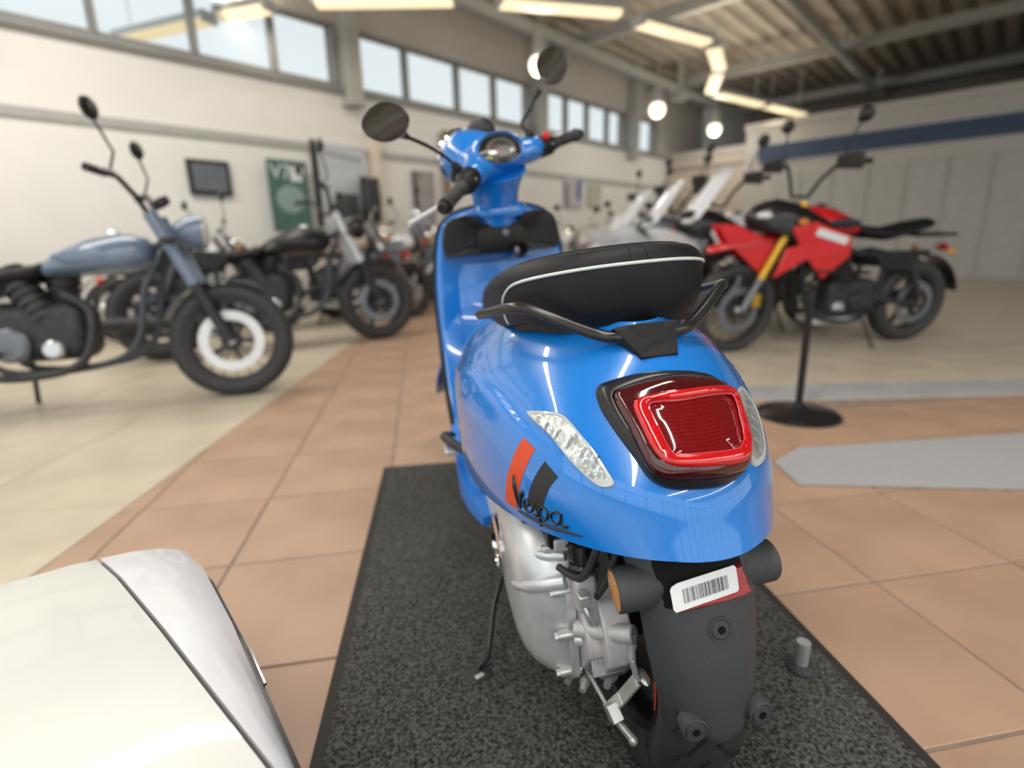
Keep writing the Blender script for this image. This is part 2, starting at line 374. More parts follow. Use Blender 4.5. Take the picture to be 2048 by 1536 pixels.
# rolled lower lip
lip = []
for j in range(NS+1):
    q = rows[0][j]; c_ = V((.12, 0, q.z)); d = (c_-q); d.z = 0; d.normalize(); lip.append(q+d*.010+V((0, 0, -.004)))
lip2 = [q+V((0, 0, .012)) for q in lip]
# the flank bulge: the tail shell steps in a little above a crease that runs back from the floor
def crease(q):
    if abs(q.y) < .09 or q.x < -.17: return q
    zc = lerp(q.x, [-.17, -.108, -.019, .10, .26, .46], [.575, .596, .628, .640, .618, .57]); d_ = q.z-zc
    if d_ <= 0: return q
    k1 = min(1, d_/.007); k1 = k1*k1*(3-2*k1); k2 = max(0, 1-d_/.085); fx_ = min(1, max(0, (q.x+.17)/.09))
    return V((q.x, q.y-(.0075*k1*k2*fx_)*(1 if q.y > 0 else -1), q.z))
rows = [[crease(q) for q in r_] for r_ in rows]
b = B().grid([lip2, lip]+rows)
cowl = b.done('body_cowl', BLUE, sct, ang=60)
BV = BVHTree.FromPolygons([tuple(q) for r_ in rows for q in r_], [(i*(NS+1)+j, i*(NS+1)+j+1, (i+1)*(NS+1)+j+1, (i+1)*(NS+1)+j) for i in range(NT) for j in range(NS)])
class Dec:          # a decal plane over the cowl: centre, outward normal
    def __init__(s, c, n):
        s.c = V(c); s.n = V(n).normalized(); s.b = (V((0, 0, 1))-s.n*s.n.z).normalized(); s.a = s.b.cross(s.n)
    def at(s, u, v, off=0):
        o = s.c+s.a*u+s.b*v
        h, nn, k, d = BV.ray_cast(o+s.n*.2, -s.n)
        if h is None:
            h, nn, k, d = BV.find_nearest(o)
        if nn.dot(s.n) < 0: nn = -nn
        return h+(nn*.5+s.n*.5).normalized()*off
    def rings(s, o, spec, cen=None):
        cu = sum(q[0] for q in o)/len(o) if cen is None else cen[0]; cv = sum(q[1] for q in o)/len(o) if cen is None else cen[1]
        return [[s.at(cu+(u-cu)*k, cv+(v-cv)*k, f) for u, v in o] for k, f in spec]
def smooth2(o, n=4):
    q = [V((x, y, 0)) for x, y in o]; m = len(q); out = []
    for i in range(m):
        a, b_, c_, d = q[i-1], q[i], q[(i+1) % m], q[(i+2) % m]
        for k in range(n):
            t = k/n; z = .5*((2*b_)+(c_-a)*t+(2*a-5*b_+4*c_-d)*t*t+(3*b_-a-3*c_+d)*t**3); out.append((z.x, z.y))
    return out
def blend(o1, o2, n=72):    # resample two outlines to the same count by angle about a shared centre
    pass
# tail lamp
BC, BN = (-.2440, .004, .611), (-.635, .0, .772)
def to(o, c, n):            # move outline points measured in one plane to the tail-lamp plane
    d = Dec(c, n); e = Dec(BC, BN); out = []
    for u, v in o:
        q = d.c+d.a*u+d.b*v; q = q-e.c; out.append((q.dot(e.a), q.dot(e.b)))
    return out
L1 = ([-0.2409, 0.0137, 0.6132], [-0.639, 0.082, 0.765])
BEZ = [(-0.083, 0.0834), (-0.0777, 0.086), (-0.0341, 0.0858), (0.0076, 0.0841), (0.0478, 0.0853), (0.0742, 0.083), (0.0858, 0.068), (0.0892, 0.0354), (0.0827, -0.0113), (0.0738, -0.0419), (0.0619, -0.0589), (0.0314, -0.072), (-0.0072, -0.0721), (-0.0301, -0.0656), (-0.0463, -0.0507), (-0.057, -0.0208), (-0.0729, 0.0251), (-0.0826, 0.0585)]
LENS = [(-0.0664, 0.0588), (-0.0572, 0.0654), (-0.0241, 0.0684), (0.0187, 0.0703), (0.0601, 0.0721), (0.0786, 0.066), (0.0857, 0.038), (0.0791, -0.0118), (0.0705, -0.0423), (0.0585, -0.0579), (0.0194, -0.0666), (-0.0222, -0.0624), (-0.0394, -0.0524), (-0.0476, -0.0345), (-0.0562, 0.0111)]
RING = [(-0.0536, 0.0478), (-0.0347, 0.0533), (0.0071, 0.0527), (0.0453, 0.0555), (0.0734, 0.0563), (0.0763, 0.0363), (0.0693, -0.0062), (0.0594, -0.0335), (0.0466, -0.0474), (0.0182, -0.0518), (-0.02, -0.0477), (-0.0416, -0.0369), (-0.0498, -0.0148), (-0.0537, 0.0192)]
WIN = [(-0.0408, 0.0388), (-0.0339, 0.0436), (0.001, 0.0395), (0.0491, 0.0434), (0.0675, 0.044), (0.0685, 0.0279), (0.0564, -0.0138), (0.047, -0.0286), (0.0331, -0.0361), (-0.0014, -0.0366), (-0.0309, -0.0313), (-0.0374, -0.0209), (-0.0398, 0.0095)]
BEZ = to(BEZ, *L1); LENS = to(LENS, *L1)
RING = to(RING, [-0.2472, 0.0057, 0.6086], [-0.631, 0.028, 0.775]); WIN = to(WIN, [-0.2476, 0.0031, 0.6083], [-0.631, 0.01, 0.776])
def resamp(o, n=96, cen=(.01, .003)):      # polar resample so that nested outlines match point for point
    q = smooth2(o, 10); pol = sorted((math.atan2(v-cen[1], u-cen[0]), math.hypot(u-cen[0], v-cen[1])) for u, v in q)
    th = [z[0] for z in pol]; rr = [z[1] for z in pol]
    th = [th[-1]-2*pi]+th+[th[0]+2*pi]; rr = [rr[-1]]+rr+[rr[0]]
    out = []
    for i in range(n):
        a = -pi+2*pi*(i+.5)/n; d = lerp(a, th, rr); out.append((cen[0]+d*cos(a), cen[1]+d*sin(a)))
    return out
bz, ln, rg, wn = resamp(BEZ), resamp(LENS), resamp(RING), resamp(WIN)
D = Dec(BC, BN); cl = V((.01, .003, 0))
def mix(o1, o2, t): return [(a[0]+(b_[0]-a[0])*t, a[1]+(b_[1]-a[1])*t) for a, b_ in zip(o1, o2)]
def mk(spec): return [[D.at(u, v, f) for u, v in o] for o, f in spec]
tail = B().loft(mk([(bz, -.003), (bz, .002), (mix(bz, ln, .12), .007), (mix(bz, ln, .5), .012), (mix(bz, ln, .9), .015), (ln, .0145), (mix(ln, rg, .06), .008)]), False).done('tail_lamp', SATIN, sct, ang=50)
B().loft(mk([(mix(ln, rg, .03), .010), (mix(ln, rg, .06), .017), (mix(ln, rg, .3), .0225), (mix(ln, rg, .7), .0255), (mix(ln, rg, 1.0), .027), (mix(rg, wn, .1), .0235)]), False).done('lens_rim', REDD, tail, ang=50)
mid = mix(rg, wn, .5)
B().loft(mk([(rg, .024), (mix(rg, wn, .06), .029), (mix(rg, wn, .3), .032), (mix(rg, wn, .75), .0325), (mix(rg, wn, .95), .030), (wn, .024)]), False).done('light_ring', REDL, tail, ang=50)
WINM = mat('red_window', (.16, .003, .006), .10, coat=1)
nt = WINM.node_tree; wv = nt.nodes.new('ShaderNodeTexWave'); wv.wave_type = 'BANDS'; wv.bands_direction = 'Z'; wv.inputs['Scale'].default_value = 95; wv.inputs['Distortion'].default_value = 1.2
tcn = nt.nodes.new('ShaderNodeTexCoord'); nt.links.new(tcn.outputs['Object'], wv.inputs['Vector'])
rp = nt.nodes.new('ShaderNodeValToRGB'); rp.color_ramp.elements[0].color = (.11, .002, .004, 1); rp.color_ramp.elements[1].color = (.17, .003, .007, 1)
nt.links.new(wv.outputs[0], rp.inputs[0]); nt.links.new(rp.outputs[0], nt.nodes['Principled BSDF'].inputs['Base Color'])
wc = (sum(q[0] for q in wn)/len(wn), sum(q[1] for q in wn)/len(wn))
B().loft([[D.at(wc[0]+(u-wc[0])*k, wc[1]+(v-wc[1])*k, f) for u, v in wn] for k, f in ((1, .0245), (.97, .0265), (.6, .0275), (.2, .028), (.01, .028))], True).done('lens_window', WINM, tail, ang=50)
B().tube([D.at(wc[0]+(u-wc[0])*.985, wc[1]+(v-wc[1])*.985, .0275) for u, v in wn], .0012, 6, True).done('window_edge', mat('pink_edge', (.62, .05, .07), .15, coat=1), tail)

# turn signals set into the cowl
SIGL = [(-0.0911, 0.0364), (-0.0868, 0.0392), (-0.0627, 0.0416), (-0.0331, 0.0429), (-0.0134, 0.0356), (0.0076, 0.0218), (0.0295, 0.0076), (0.0475, -0.0067), (0.0684, -0.0259), (0.0685, -0.0332), (0.055, -0.0372), (0.0357, -0.0312), (0.0022, -0.0138), (-0.0371, 0.0107), (-0.0739, 0.0262)]
SIGR = [(0.0278, 0.0411), (0.0507, 0.0446), (0.0700, 0.0425), (0.080, 0.033), (0.0723, 0.007), (0.026, -0.0207), (-0.015, -0.0378), (-0.0479, -0.0389), (-0.0621, -0.032), (-0.0513, -0.0154), (-0.0258, 0.0061), (0.0044, 0.0284)]
for o, c_, n_ in ((SIGL, [-0.1856, 0.1334, 0.5919], [-0.525, 0.686, 0.504]), (SIGR, [-0.2144, -0.1042, 0.5955], [-0.568, -0.541, 0.621])):
    d = Dec(c_, n_); o = smooth2(o, 4)
    sg_ = B().loft(d.rings(o, ((1.0, .0006), (.985, .0030), (.90, .0036), (.86, .0022))), False).done('turn_signal', mat('signal_rim', (.46, .48, .49), .12, coat=1), sct, ang=50)
    rf = d.rings(o, ((.90, .0024), (.80, .0006), (.55, .0012), (.40, .0002), (.2, .0016), (.02, .0006)))
    B().loft(rf, True).done('reflector', SILV, sg_, ang=25)
    bb = B()
    cu, cv = sum(q[0] for q in o)/len(o), sum(q[1] for q in o)/len(o); m_ = len(o)
    ax = sorted(range(m_), key=lambda i: -((o[i][0]-cu)**2+(o[i][1]-cv)**2))[0]
    du_, dv_ = (o[ax][0]-cu)*.72, (o[ax][1]-cv)*.72
    for kk in (-.75, -.42, -.05, .3, .66):
        q = (cu+du_*kk, cv+dv_*kk); hw = .008
        pv = (-dv_, du_); l_ = math.hypot(*pv); pv = (pv[0]/l_*hw, pv[1]/l_*hw)
        bb.tube([d.at(q[0]-pv[0], q[1]-pv[1], .003), d.at(q[0], q[1]+.002, .0042), d.at(q[0]+pv[0], q[1]+pv[1], .003)], .0012, 6)
    bb.done('lens_flute', mat('grey_flute', (.30, .31, .32), .1, metal=.9), sg_)
    B().loft(d.rings(o, ((.90, .003), (.8, .0052), (.5, .0068), (.2, .0074), (.02, .0075))), True).done('lens', CLEAR, sg_, ang=60)

# decal stripes and the raised script on the left flank
ORL = dict(c=[-0.1168, 0.1902, 0.5384], n=[-0.376, 0.919, 0.121])
d = Dec(**ORL)
def stripe(d, A_, B_, m, off, name='decal_stripe'):
    A_ = spl([(u, v, 0) for u, v in A_], 5); B_ = spl([(u, v, 0) for u, v in B_], 5); rows = []
    for q0, q1 in zip(A_, B_): rows.append([d.at(*(q0.lerp(q1, k/6)).xy, off) for k in range(7)])
    return B().grid(rows).done(name, m, sct)
stripe(d, [(0.0009, 0.0512), (-0.0155, 0.0242), (-0.032, -0.0107), (-0.0424, -0.0387), (-0.0521, -0.0663)], [(0.0279, 0.0418), (0.0166, 0.0179), (0.0028, -0.0121), (-0.0064, -0.0355), (-0.0183, -0.0657)], ORANGE, .0005)['label'] = 'orange decal stripe'
d2 = Dec([-0.1686, 0.1659, 0.5379], [-0.461, 0.875, 0.146])
stripe(d2, [(-0.0063, 0.0309), (-0.0204, 0.009), (-0.0342, -0.0174), (-0.044, -0.0448)], [(0.0211, 0.0172), (0.0083, -0.0004), (-0.002, -0.0223), (-0.0095, -0.0416)], GREYD, .0005)['label'] = 'graphite decal stripe'
d3 = Dec([-0.164, 0.1712, 0.4933], [-0.443, 0.896, -0.02])
# script strokes in script units: x 0..1 along the underline, y up
STROKES = [
 ([(.02, .62), (.035, .45), (.06, .22), (.085, .05), (.10, .02)], (.010, .028, .020, .014, .010)),           # V, first stroke
 ([(.10, .02), (.12, .16), (.15, .34), (.175, .36), (.165, .27)], (.010, .014, .020, .020, .014)),            # V, second stroke
 ([(.175, .10), (.235, .14), (.275, .20), (.255, .25), (.205, .24), (.188, .14), (.205, .05), (.255, .03), (.305, .07)], .013),   # e
 ([(.305, .07), (.350, .17), (.368, .25), (.380, .16), (.408, .08), (.382, .02), (.335, .03)], .013),                          # s
 ([(.445, .24), (.443, .05), (.440, -.13)], .014), ([(.445, .18), (.495, .25), (.55, .22), (.562, .12), (.52, .03), (.455, .05)], .014),   # p
 ([(.745, .22), (.685, .25), (.625, .20), (.612, .10), (.65, .03), (.71, .06), (.748, .16)], .014),                            # a
 ([(.752, .25), (.748, .10), (.775, .03), (.835, .06)], .013),
 ([(.04, -.06), (.25, -.065), (.5, -.07), (.75, -.045), (1.0, -.02)], (.010, .017, .019, .015, .006)),          # underline flourish
]
def script(fn, sx, sy, sw, name, m, par, sh=0.0):
    b_ = B()
    for pts, wd in STROKES:
        k = 4; q = spl([(x, y, 0) for x, y in pts], k); n = len(q)
        r_ = [wd]*n if not isinstance(wd, tuple) else [lerp(i/(n-1), [j/(len(wd)-1) for j in range(len(wd))], list(wd)) for i in range(n)]
        b_.tube([fn(z.x*sx, z.y*sy+z.x*sh) for z in q], [z*sw for z in r_], 6)
    return b_.done(name, m, par)
script(lambda u, v: d3.at(-.0715+u+.002, -.0165+v, .001), .140, .084, .142, 'script_badge', mat('badge_black', (.012, .012, .013), .3, coat=.3), sct, .012)['label'] = 'black cursive script badge'

# seat
VS = [0.1647, -0.1201, 0.0935, 2.351, 2.1548, 0.7304, 0.8438, -0.1266, 0.758, 0.5395, 0.1327, 0.001]
def seat_pt(s, ins, fr, z=None):
    hw, xr, xm, P_, Q_, zb, zt, kz, rr, xf, wf, cz = VS; ins *= rr; a = abs(s)
    th = min(a/.5, 1)*pi/2; x = xm-(xm-xr-ins)*max(cos(th), 0)**(2/P_); y = (hw-ins)*sin(th)**(2/Q_)
    f = max(0, (a-.5)/.5); x += f*(xf-ins-xm); y -= f**1.7*(hw-wf)
    zz = zb+(zt-zb)*fr+kz*(x-xr)*fr-.20*max(0, x-.01)*(1-fr)+(cz*(1-abs(y)/hw) if fr > .9 else 0)
    return V((x, y*(1 if s >= 0 else -1), zz))
LV = [(.018, .0), (.010, .10), (.004, .25), (.0, .45), (0, .62), (.0015, .72), (.004, .78), (.009, .85), (.016, .90), (.025, .938), (.038, .965), (.055, .985), (.075, 1.0), (.11, 1.004)]
def lvl(fr): return lerp(fr, [q[1] for q in LV], [q[0] for q in LV])
SS = [-1+2*j/96 for j in range(97)]
rows = [[seat_pt(s, *l) for s in SS] for l in LV]
top = [V((q.x*.9+.02, 0, q.z+.001)) for q in rows[-1]]
seat = B().grid(rows+[top]).done('seat', VINYL, sct, ang=60)
B().loft([[seat_pt(s, .03, 0)+V((0, 0, .002)) for s in SS], [seat_pt(s, .03, 0)+V((0, 0, -.012)) for s in SS]], True).done('seat_base', BLK, seat)
PF = [(0, .74), (.10, .735), (.20, .715), (.30, .68), (.37, .63), (.42, .54), (.455, .40), (.47, .22), (.475, .04)]
pp = []
for j in range(81):
    s = -.475+.95*j/80; fr = lerp(abs(s), [q[0] for q in PF], [q[1] for q in PF]); pp.append(s)
pts = []
prf = spl([(a, b_, 0) for a, b_ in PF], 6); half = [(q.x, q.y) for q in prf]
full = [(-a, b_) for a, b_ in half[::-1]][:-1]+half
for s, fr in full:
    q = seat_pt(s, lvl(fr), fr); o_ = seat_pt(s, lvl(fr)-.004, fr); pts.append(q+(o_-q).normalized()*.0012)
B().tube(pts, .0024, 8).done('piping', PIPE, seat)
def seam(path, name='seam', r=.0009):
    return B().tube(path, r, 6).done(name, mat('seam_thread', (.010, .010, .012), .7), seat)
for off in (-.006, .006):
    seam([seat_pt(off*1.5, lvl(f), f)+V((-.0004, off, .0004)) for f in (.76, .80, .85, .90, .94, .97, .99)])
for k in (.985, .972):
    seam([seat_pt(s, lvl(k), k)+V((0, 0, .0005)) for s in [-.55+1.1*j/60 for j in range(61)]], r=.0008)
# small woven tab on the seat side
tb = [seat_pt(s, lvl(fr), fr)+V((-.0, .0012, 0)) for s, fr in ((.505, .20), (.545, .20), (.545, .34), (.505, .34))]
B().prism(tb, (0, .0012, 0)).done('tab', mat('tab_dark', (.03, .028, .026), .6), seat, smooth=False)

# grab rail with its badge block
rp_ = [(.075, .200, .742), (.03, .192, .750), (-.02, .178, .759), (-.048, .166, .763), (-.066, .150, .762), (-.090, .122, .749), (-.112, .092, .734), (-.128, .068, .724), (-.140, .048, .720), (-.143, .02, .719)]
half = [q for q in spl(rp_, 5)]
path = half+[V((q.x, -q.y, q.z)) for q in half[::-1]]
rail = B().tube(path, .0082, 14).done('grab_rail', SATIN, sct)
for s in (1, -1):
    B().cyl((.072, .200*s, .742), (.10, .175*s, .735), .0072, .006).done('rail_stub', SATIN, rail)
    B().ell((.074, .2003*s, .742), (.0074, .0074, .0074), 10, 8).done('rail_end', SATIN, rail)
bc = V((-.145, .005, .706)); bo = [(-.043, .026), (.041, .026), (.043, .018), (.033, -.019), (.028, -.024), (-.017, -.024), (-.022, -.019), (-.042, .014)]
bn = V((-.80, 0, .60)).normalized(); bb_ = (V((0, 0, 1))-bn*bn.z).normalized(); ba = bb_.cross(bn)
def bp_(u, v, f): return bc+ba*u+bb_*(v*1.02)+bn*f
brk = B().loft([[bp_(u*k, v*k, f) for u, v in smooth2(bo, 3)] for k, f in ((1.0, -.024), (1.0, .0), (.985, .010), (.95, .0135), (.88, .0145))], True).done('badge_block', BLK, rail, ang=35)
B().prism([bp_(u, v, .0146) for u, v in ((-.026, .024), (.026, .024), (.020, .004), (-.018, .004))], -bn*.001).done('badge_panel', BLK, rail, smooth=False)
script(lambda u, v: bp_(-.021+u, -.013+v, .0147), .044, .026, .050, 'script_relief', mat('relief_dark', (.006, .006, .007), .5), rail, .010)

# rear mudguard
MZ = [(.515, -.228, .094, .05), (.485, -.258, .093, .05), (.455, -.280, .090, .05), (.42, -.296, .084, .05), (.378, -.309, .079, .052), (.33, -.320, .075, .054), (.285, -.327, .069, .054), (.255, -.330, .060, .05), (.238, -.331, .048, .04), (.228, -.330, .030, .02), (.224, -.329, .010, .004)]
zz = [q[0] for q in MZ][::-1]
def fend(z, a):     # a in -1..1 across
    xc = lerp(z, zz, [q[1] for q in MZ][::-1]); hw = lerp(z, zz, [q[2] for q in MZ][::-1]); dp = lerp(z, zz, [q[3] for q in MZ][::-1])
    th = a*pi/2
    y = hw*(.55*sin(th)+.45*a) if abs(a) < 1 else hw*a
    return V((xc+dp*abs(a)**2.6, y-.004, z))
zs = [q[0] for q in spl([(m_[0], 0, 0) for m_ in MZ], 4)]
rows = [[fend(z, -1+2*j/28) for j in range(29)] for z in zs]
rows = [[q.copy() for q in r_] for r_ in rows]
side = [[V((r_[0].x+.05, r_[0].y*1.0, r_[0].z)) for r_ in rows], [V((r_[-1].x+.05, r_[-1].y, r_[-1].z)) for r_ in rows]]
mg = B().grid(rows)
mud = mg.done('rear_mudguard', GREYP, sct, solid=.004, ang=60)
def mud_n(z, a):
    e = .004; return (fend(z, a+.02)-fend(z, a-.02)).cross(fend(z+e, a)-fend(z-e, a)).normalized()*-1
for (z, a) in ((.378, -.02), ):
    q = fend(z, a); n_ = V((-1, 0, .28)).normalized()
    B().lathe([(.0155, .0002), (.0150, .0016), (.0128, .0016), (.0124, .0008), (.0110, .0030), (.0045, .0034), (.004, .0005), (.0002, .0004)], q, n_, 28).done('trim_screw', GREYP, mud)
    B().cyl(q+n_*.0004, q+n_*.0040, .0050, n=14).done('screw_socket', INK, mud)
for y in (.038, -.052):
    q = V((-.329+(.0 if y < 0 else 0), y, .256)); n_ = V((-1, .10 if y > 0 else -.05, .05)).normalized()
    B().lathe([(.0165, -.018), (.0165, .0010), (.0140, .0022), (.0125, .0010), (.0118, .0035), (.0045, .0038), (.004, .001), (.0002, .001)], q, n_, 28).done('trim_screw', GREYP, mud)
    B().cyl(q, q+n_*.0046, .0050, n=14).done('screw_socket', INK, mud)
# side reflector cups
for s in (1, -1):
    o_ = V((-.254, .050*s-.004, .420)); e_ = V((-.250, .108*s-.002, .4165)); ax_ = (e_-o_).normalized()
    L_ = (e_-o_).length
    cup = B().lathe([(.0295, -.005), (.0292, L_*.4), (.0290, L_*.8), (.0285, L_), (.0262, L_+.0005), (.0258, L_-.002), (.001, L_-.002)], o_, ax_, 32).done('reflector_cup', GREYP, mud)
    B().lathe([(.0258, L_-.002), (.0254, L_+.0008), (.022, L_+.0016), (.001, L_+.0018)], o_, ax_, 32).done('side_reflector', AMB, mud)['label'] = 'amber side reflector'
# recess, rear reflector and the barcode label over it
def rq(y, z, f=0):
    a = (y+.004)/.086; a = max(-.95, min(.95, a)); lo_, hi_ = -1.0, 1.0
    for _ in range(24):
        m_ = (lo_+hi_)/2
        if fend(z, m_).y < y: lo_ = m_
        else: hi_ = m_
    return V((fend(z, lo_).x-f, y, z))
rec = [(.060, .444), (.062, .456), (.056, .463), (.02, .4645), (-.02, .470), (-.040, .474), (-.048, .468), (-.052, .425), (-.046, .412), (.046, .406), (.056, .414)]
B().grid([[rq(.004+(y-.004)*k_, .432+(z-.432)*k_, .0010) for y, z in smooth2(rec, 3)+[rec[0]]] for k_ in (1, .75, .5, .25, .01)]).done('recess', INK, mud, smooth=False)
red = [(.040, .410), (.042, .416), (.038, .422), (-.040, .443), (-.047, .439), (-.050, .424), (-.045, .413)]
B().prism([V((fend(z, 0).x-.0035, y, z)) for y, z in smooth2(red, 3)], (.012, 0, 0)).done('rear_reflector', REDR, mud, smooth=False)['label'] = 'red rear reflector bar'
LA, LB, LC, LD_ = (V((fend(z_, 0).x-f_, y_, z_)) for y_, z_, f_ in ((.053, .413, .0085), (-.036, .420, .0055), (-.0375, .4495, .0075), (.053, .4425, .0085)))
def lab(u, v, f=0): return (LA.lerp(LB, u)).lerp(LD_.lerp(LC, u), v)+V((-f, 0, 0))
lo = [(.0, .12), (.03, 0), (.25, 0), (.5, 0), (.75, 0), (.97, 0), (1, .1), (1, .9), (.97, 1), (.75, 1), (.5, 1), (.25, 1), (.12, 1), (.03, .93), (.0, .82)]
lb = B().prism([lab(u, v) for u, v in lo], (.0006, 0, 0)).done('barcode_label', PAPER, mud, smooth=False)
random.seed(5); ib = B(); u = .17
while u < .86:
    wd = random.choice((.006, .006, .010, .014)); 
    ib.add([lab(u, .22, .0003), lab(u+wd, .22, .0003), lab(u+wd, .74, .0003), lab(u, .74, .0003)], [(0, 1, 2, 3)]); u += wd+random.choice((.007, .008, .012, .016))
ib.done('barcode', INK, lb, smooth=False)

# rear wheel
AX = V((-.08, 0, .236))
TP = [(.166, .045), (.176, .052), (.195, .061), (.210, .0625), (.222, .058), (.229, .046), (.234, .030), (.2365, .012), (.2370, 0)]
prof = [(r_, y) for r_, y in TP]+[(r_, -y) for r_, y in TP[::-1][1:]]
def wheel(o, par, name='rear_wheel', R_=1.0, stripe=True):
    t_ = B().lathe([(r_*R_, y) for r_, y in prof], o, (0, 1, 0), 72).done(name, RUB, par, ang=60)
    rm = B().lathe([(.168*R_, .046), (.163*R_, .050), (.158*R_, .046), (.152*R_, .03), (.148*R_, -.03), (.158*R_, -.046), (.163*R_, -.05), (.168*R_, -.046)], o, (0, 1, 0), 48)
    for k in range(5):
        a = 2*pi*k/5+.3
        rm.beam(o+V((cos(a)*.03, -.012, sin(a)*.03)), o+V((cos(a)*.155*R_, -.01, sin(a)*.155*R_)), .034, .016, (0, 1, 0))
    rm.cyl(o+V((0, -.04, 0)), o+V((0, .05, 0)), .04, n=24)
    rim_ = rm.done('rim', BLKP, t_, ang=40)
    if stripe:
        B().tube([o+V((-.165*cos(a_), .0502, .165*sin(a_))) for a_ in [radians(-12+3*i_) for i_ in range(14)]], .0016, 6).done('rim_stripe', mat('rim_stripe_red', (.55, .06, .03), .4, coat=.4), t_)
    # moulded tread sipes
    g = B()
    def tp(a, y):
        rr = lerp(abs(y), [q[1] for q in TP][::-1], [q[0] for q in TP][::-1])*R_+.0002
        return o+V((-rr*cos(a), y, -rr*sin(a)))
    for k in range(22):
        a0 = 2*pi*k/22
        for s in (1, -1):
            a1 = a0+(0 if s > 0 else pi/22)
            g.tube([tp(a1+t*.20, s*y) for t, y in ((0, .004), (.35, .016), (.75, .030), (1.0, .034), (1.0, .044))], .0024, 5)
            g.tube([tp(a1+.11+t*.12, s*y) for t, y in ((0, .020), (.6, .040), (1, .050))], .0020, 5)
            g.tube([tp(a1-.05+t*.07, s*y) for t, y in ((0, .045), (1, .056))], .0018, 5)
    g.done('tread_sipes', mat('sipe_black', (.004, .004, .004), .9), t_)
    return t_
rw = wheel(AX, sct)

# engine and transmission
def outl(k, y):
    pts = [(-.118, .17), (-.122, .24), (-.116, .32), (-.085, .375), (-.03, .405), (.10, .415), (.30, .41), (.42, .38), (.45, .32), (.42, .24), (.30, .19), (.15, .165), (.02, .150), (-.06, .148)]
    c_ = (.15, .29); out_ = []
    for u, v in smooth2(pts, 3):
        l_ = math.hypot(u-c_[0], v-c_[1]); f_ = (l_-k)/l_; out_.append(V((c_[0]+(u-c_[0])*f_, y, c_[1]+(v-c_[1])*(1-(1-f_)*1.0))))
    return out_
eng = B().loft([outl(.0, .118), outl(.0, .136), outl(.004, .138), outl(.006, .150), outl(.018, .170), outl(.034, .186), outl(.058, .198), outl(.085, .204), outl(.11, .205)], True).done('engine_case', ALU, sct, ang=30)
fl = B().loft([outl(-.006, .124), outl(-.006, .138)], True).done('case_flange', ALU, eng, ang=30)
# ribs, bosses and bolts of the case
bo_ = B()
def boss(x, z, y0=.12, y1=.155, r_=.009): bo_.cyl((x, y0, z), (x, y1, z), r_, r_*.9, 14).cyl((x, y1, z), (x, y1+.006, z), r_*.62, n=6)
for x, z in ((-.118, .18), (-.124, .255), (-.112, .325), (-.08, .385), (-.02, .412), (.03, .142), (-.05, .142)): boss(x, z)
bo_.done('case_bolts', ZINC, eng)['kind'] = 'stuff'
B().tube([(-.118, .135, .345), (-.105, .158, .336), (-.075, .182, .318), (-.04, .198, .300), (-.02, .204, .292)], [.011, .011, .012, .009, .003], 14).done('case_rib', ALU, eng)
B().tube([(-.10, .128, .378), (-.085, .150, .372), (-.055, .170, .362), (-.04, .178, .358)], [.008, .008, .009, .004], 12).done('case_rib', ALU, eng)
B().lathe([(.060, 0), (.060, .006), (.052, .010), (.046, .010), (.044, .006), (.001, .006)], (.11, .2035, .290), (0, 1, 0), 32).done('case_cover', CHR, eng)
gb = B()
def blk(c_, s_, n, m=ALU2, bev=.005, rot=None):
    return B().box(c_, s_, rot).done(n, m, eng, bev=bev, seg=3)
ry = Matrix.Rotation(radians(12), 3, 'Y')
# gear housing around the axle, between case and tyre
def arc(r_, a0, a1, n=18): return [(AX.x-r_*cos(a0+(a1-a0)*i/n), AX.z+r_*sin(a0+(a1-a0)*i/n)) for i in range(n+1)]
gh = [(x, z) for x, z in arc(.118, radians(4), radians(78))]+[(-.06, .385), (.05, .385), (.08, .20), (.0, .140), (-.10, .150), (-.155, .185)]
B().loft([[V((x, y, z)) for x, z in gh] for y in (.056, .100)], True).done('gear_housing', ALU2, eng, bev=.004, seg=3)
gh2 = [(AX.x+(x-AX.x)*.80-.0, AX.z+(z-AX.z)*.80) for x, z in gh]
B().loft([[V((x, y, z)) for x, z in gh2] for y in (.095, .122)], True).done('gear_cover', ALU2, eng, bev=.005, seg=3)
B().cyl((-.200, .060, .296), (-.135, .128, .272), .014, .013, 18).done('case_tube', ALU2, eng, bev=.003)
B().cyl((-.190, .056, .268), (-.128, .128, .244), .009, .009, 16).done('case_tube', ALU, eng, bev=.002)
blk((-.128, .112, .335), (.05, .034, .055), 'mount_lug', ALU2, .006, ry)
blk((-.138, .090, .30), (.045, .05, .035), 'mount_lug', ALU2, .006, ry)
B().box((-.172, .092, .232), (.004, .052, .038), ry).done('cast_plate', ALU2, eng, bev=.0015)
rl = B()
random.seed(3)
for row in (.240, .228):
    for k in range(7):
        yy = .112-.0062*k; rl.box((-.1725-(row-.222)*.2, yy, row), (.0015, random.uniform(.003, .0045), random.uniform(.005, .007)))
rl.done('cast_marks', ALU, eng, smooth=False)['kind'] = 'stuff'
B().cyl((-.14, .070, .172), (-.06, .128, .160), .013, .012, 16).done('drain_boss', ALU, eng, bev=.003)
for q in ((-.128, .118, .158), (-.10, .135, .152), (-.15, .085, .178)):
    B().cyl(q, V(q)+V((-.012, .008, -.002)), .006, n=6).cyl(V(q)+V((.02, -.01, 0)), q, .009, n=14).done('case_bolt', ZINC, eng)
B().tube(spl([(-.165, .110, .30), (-.17, .118, .32), (-.155, .122, .34), (-.14, .125, .345)], 4), .0055, 10).done('bolt_boss', ZINC, eng)
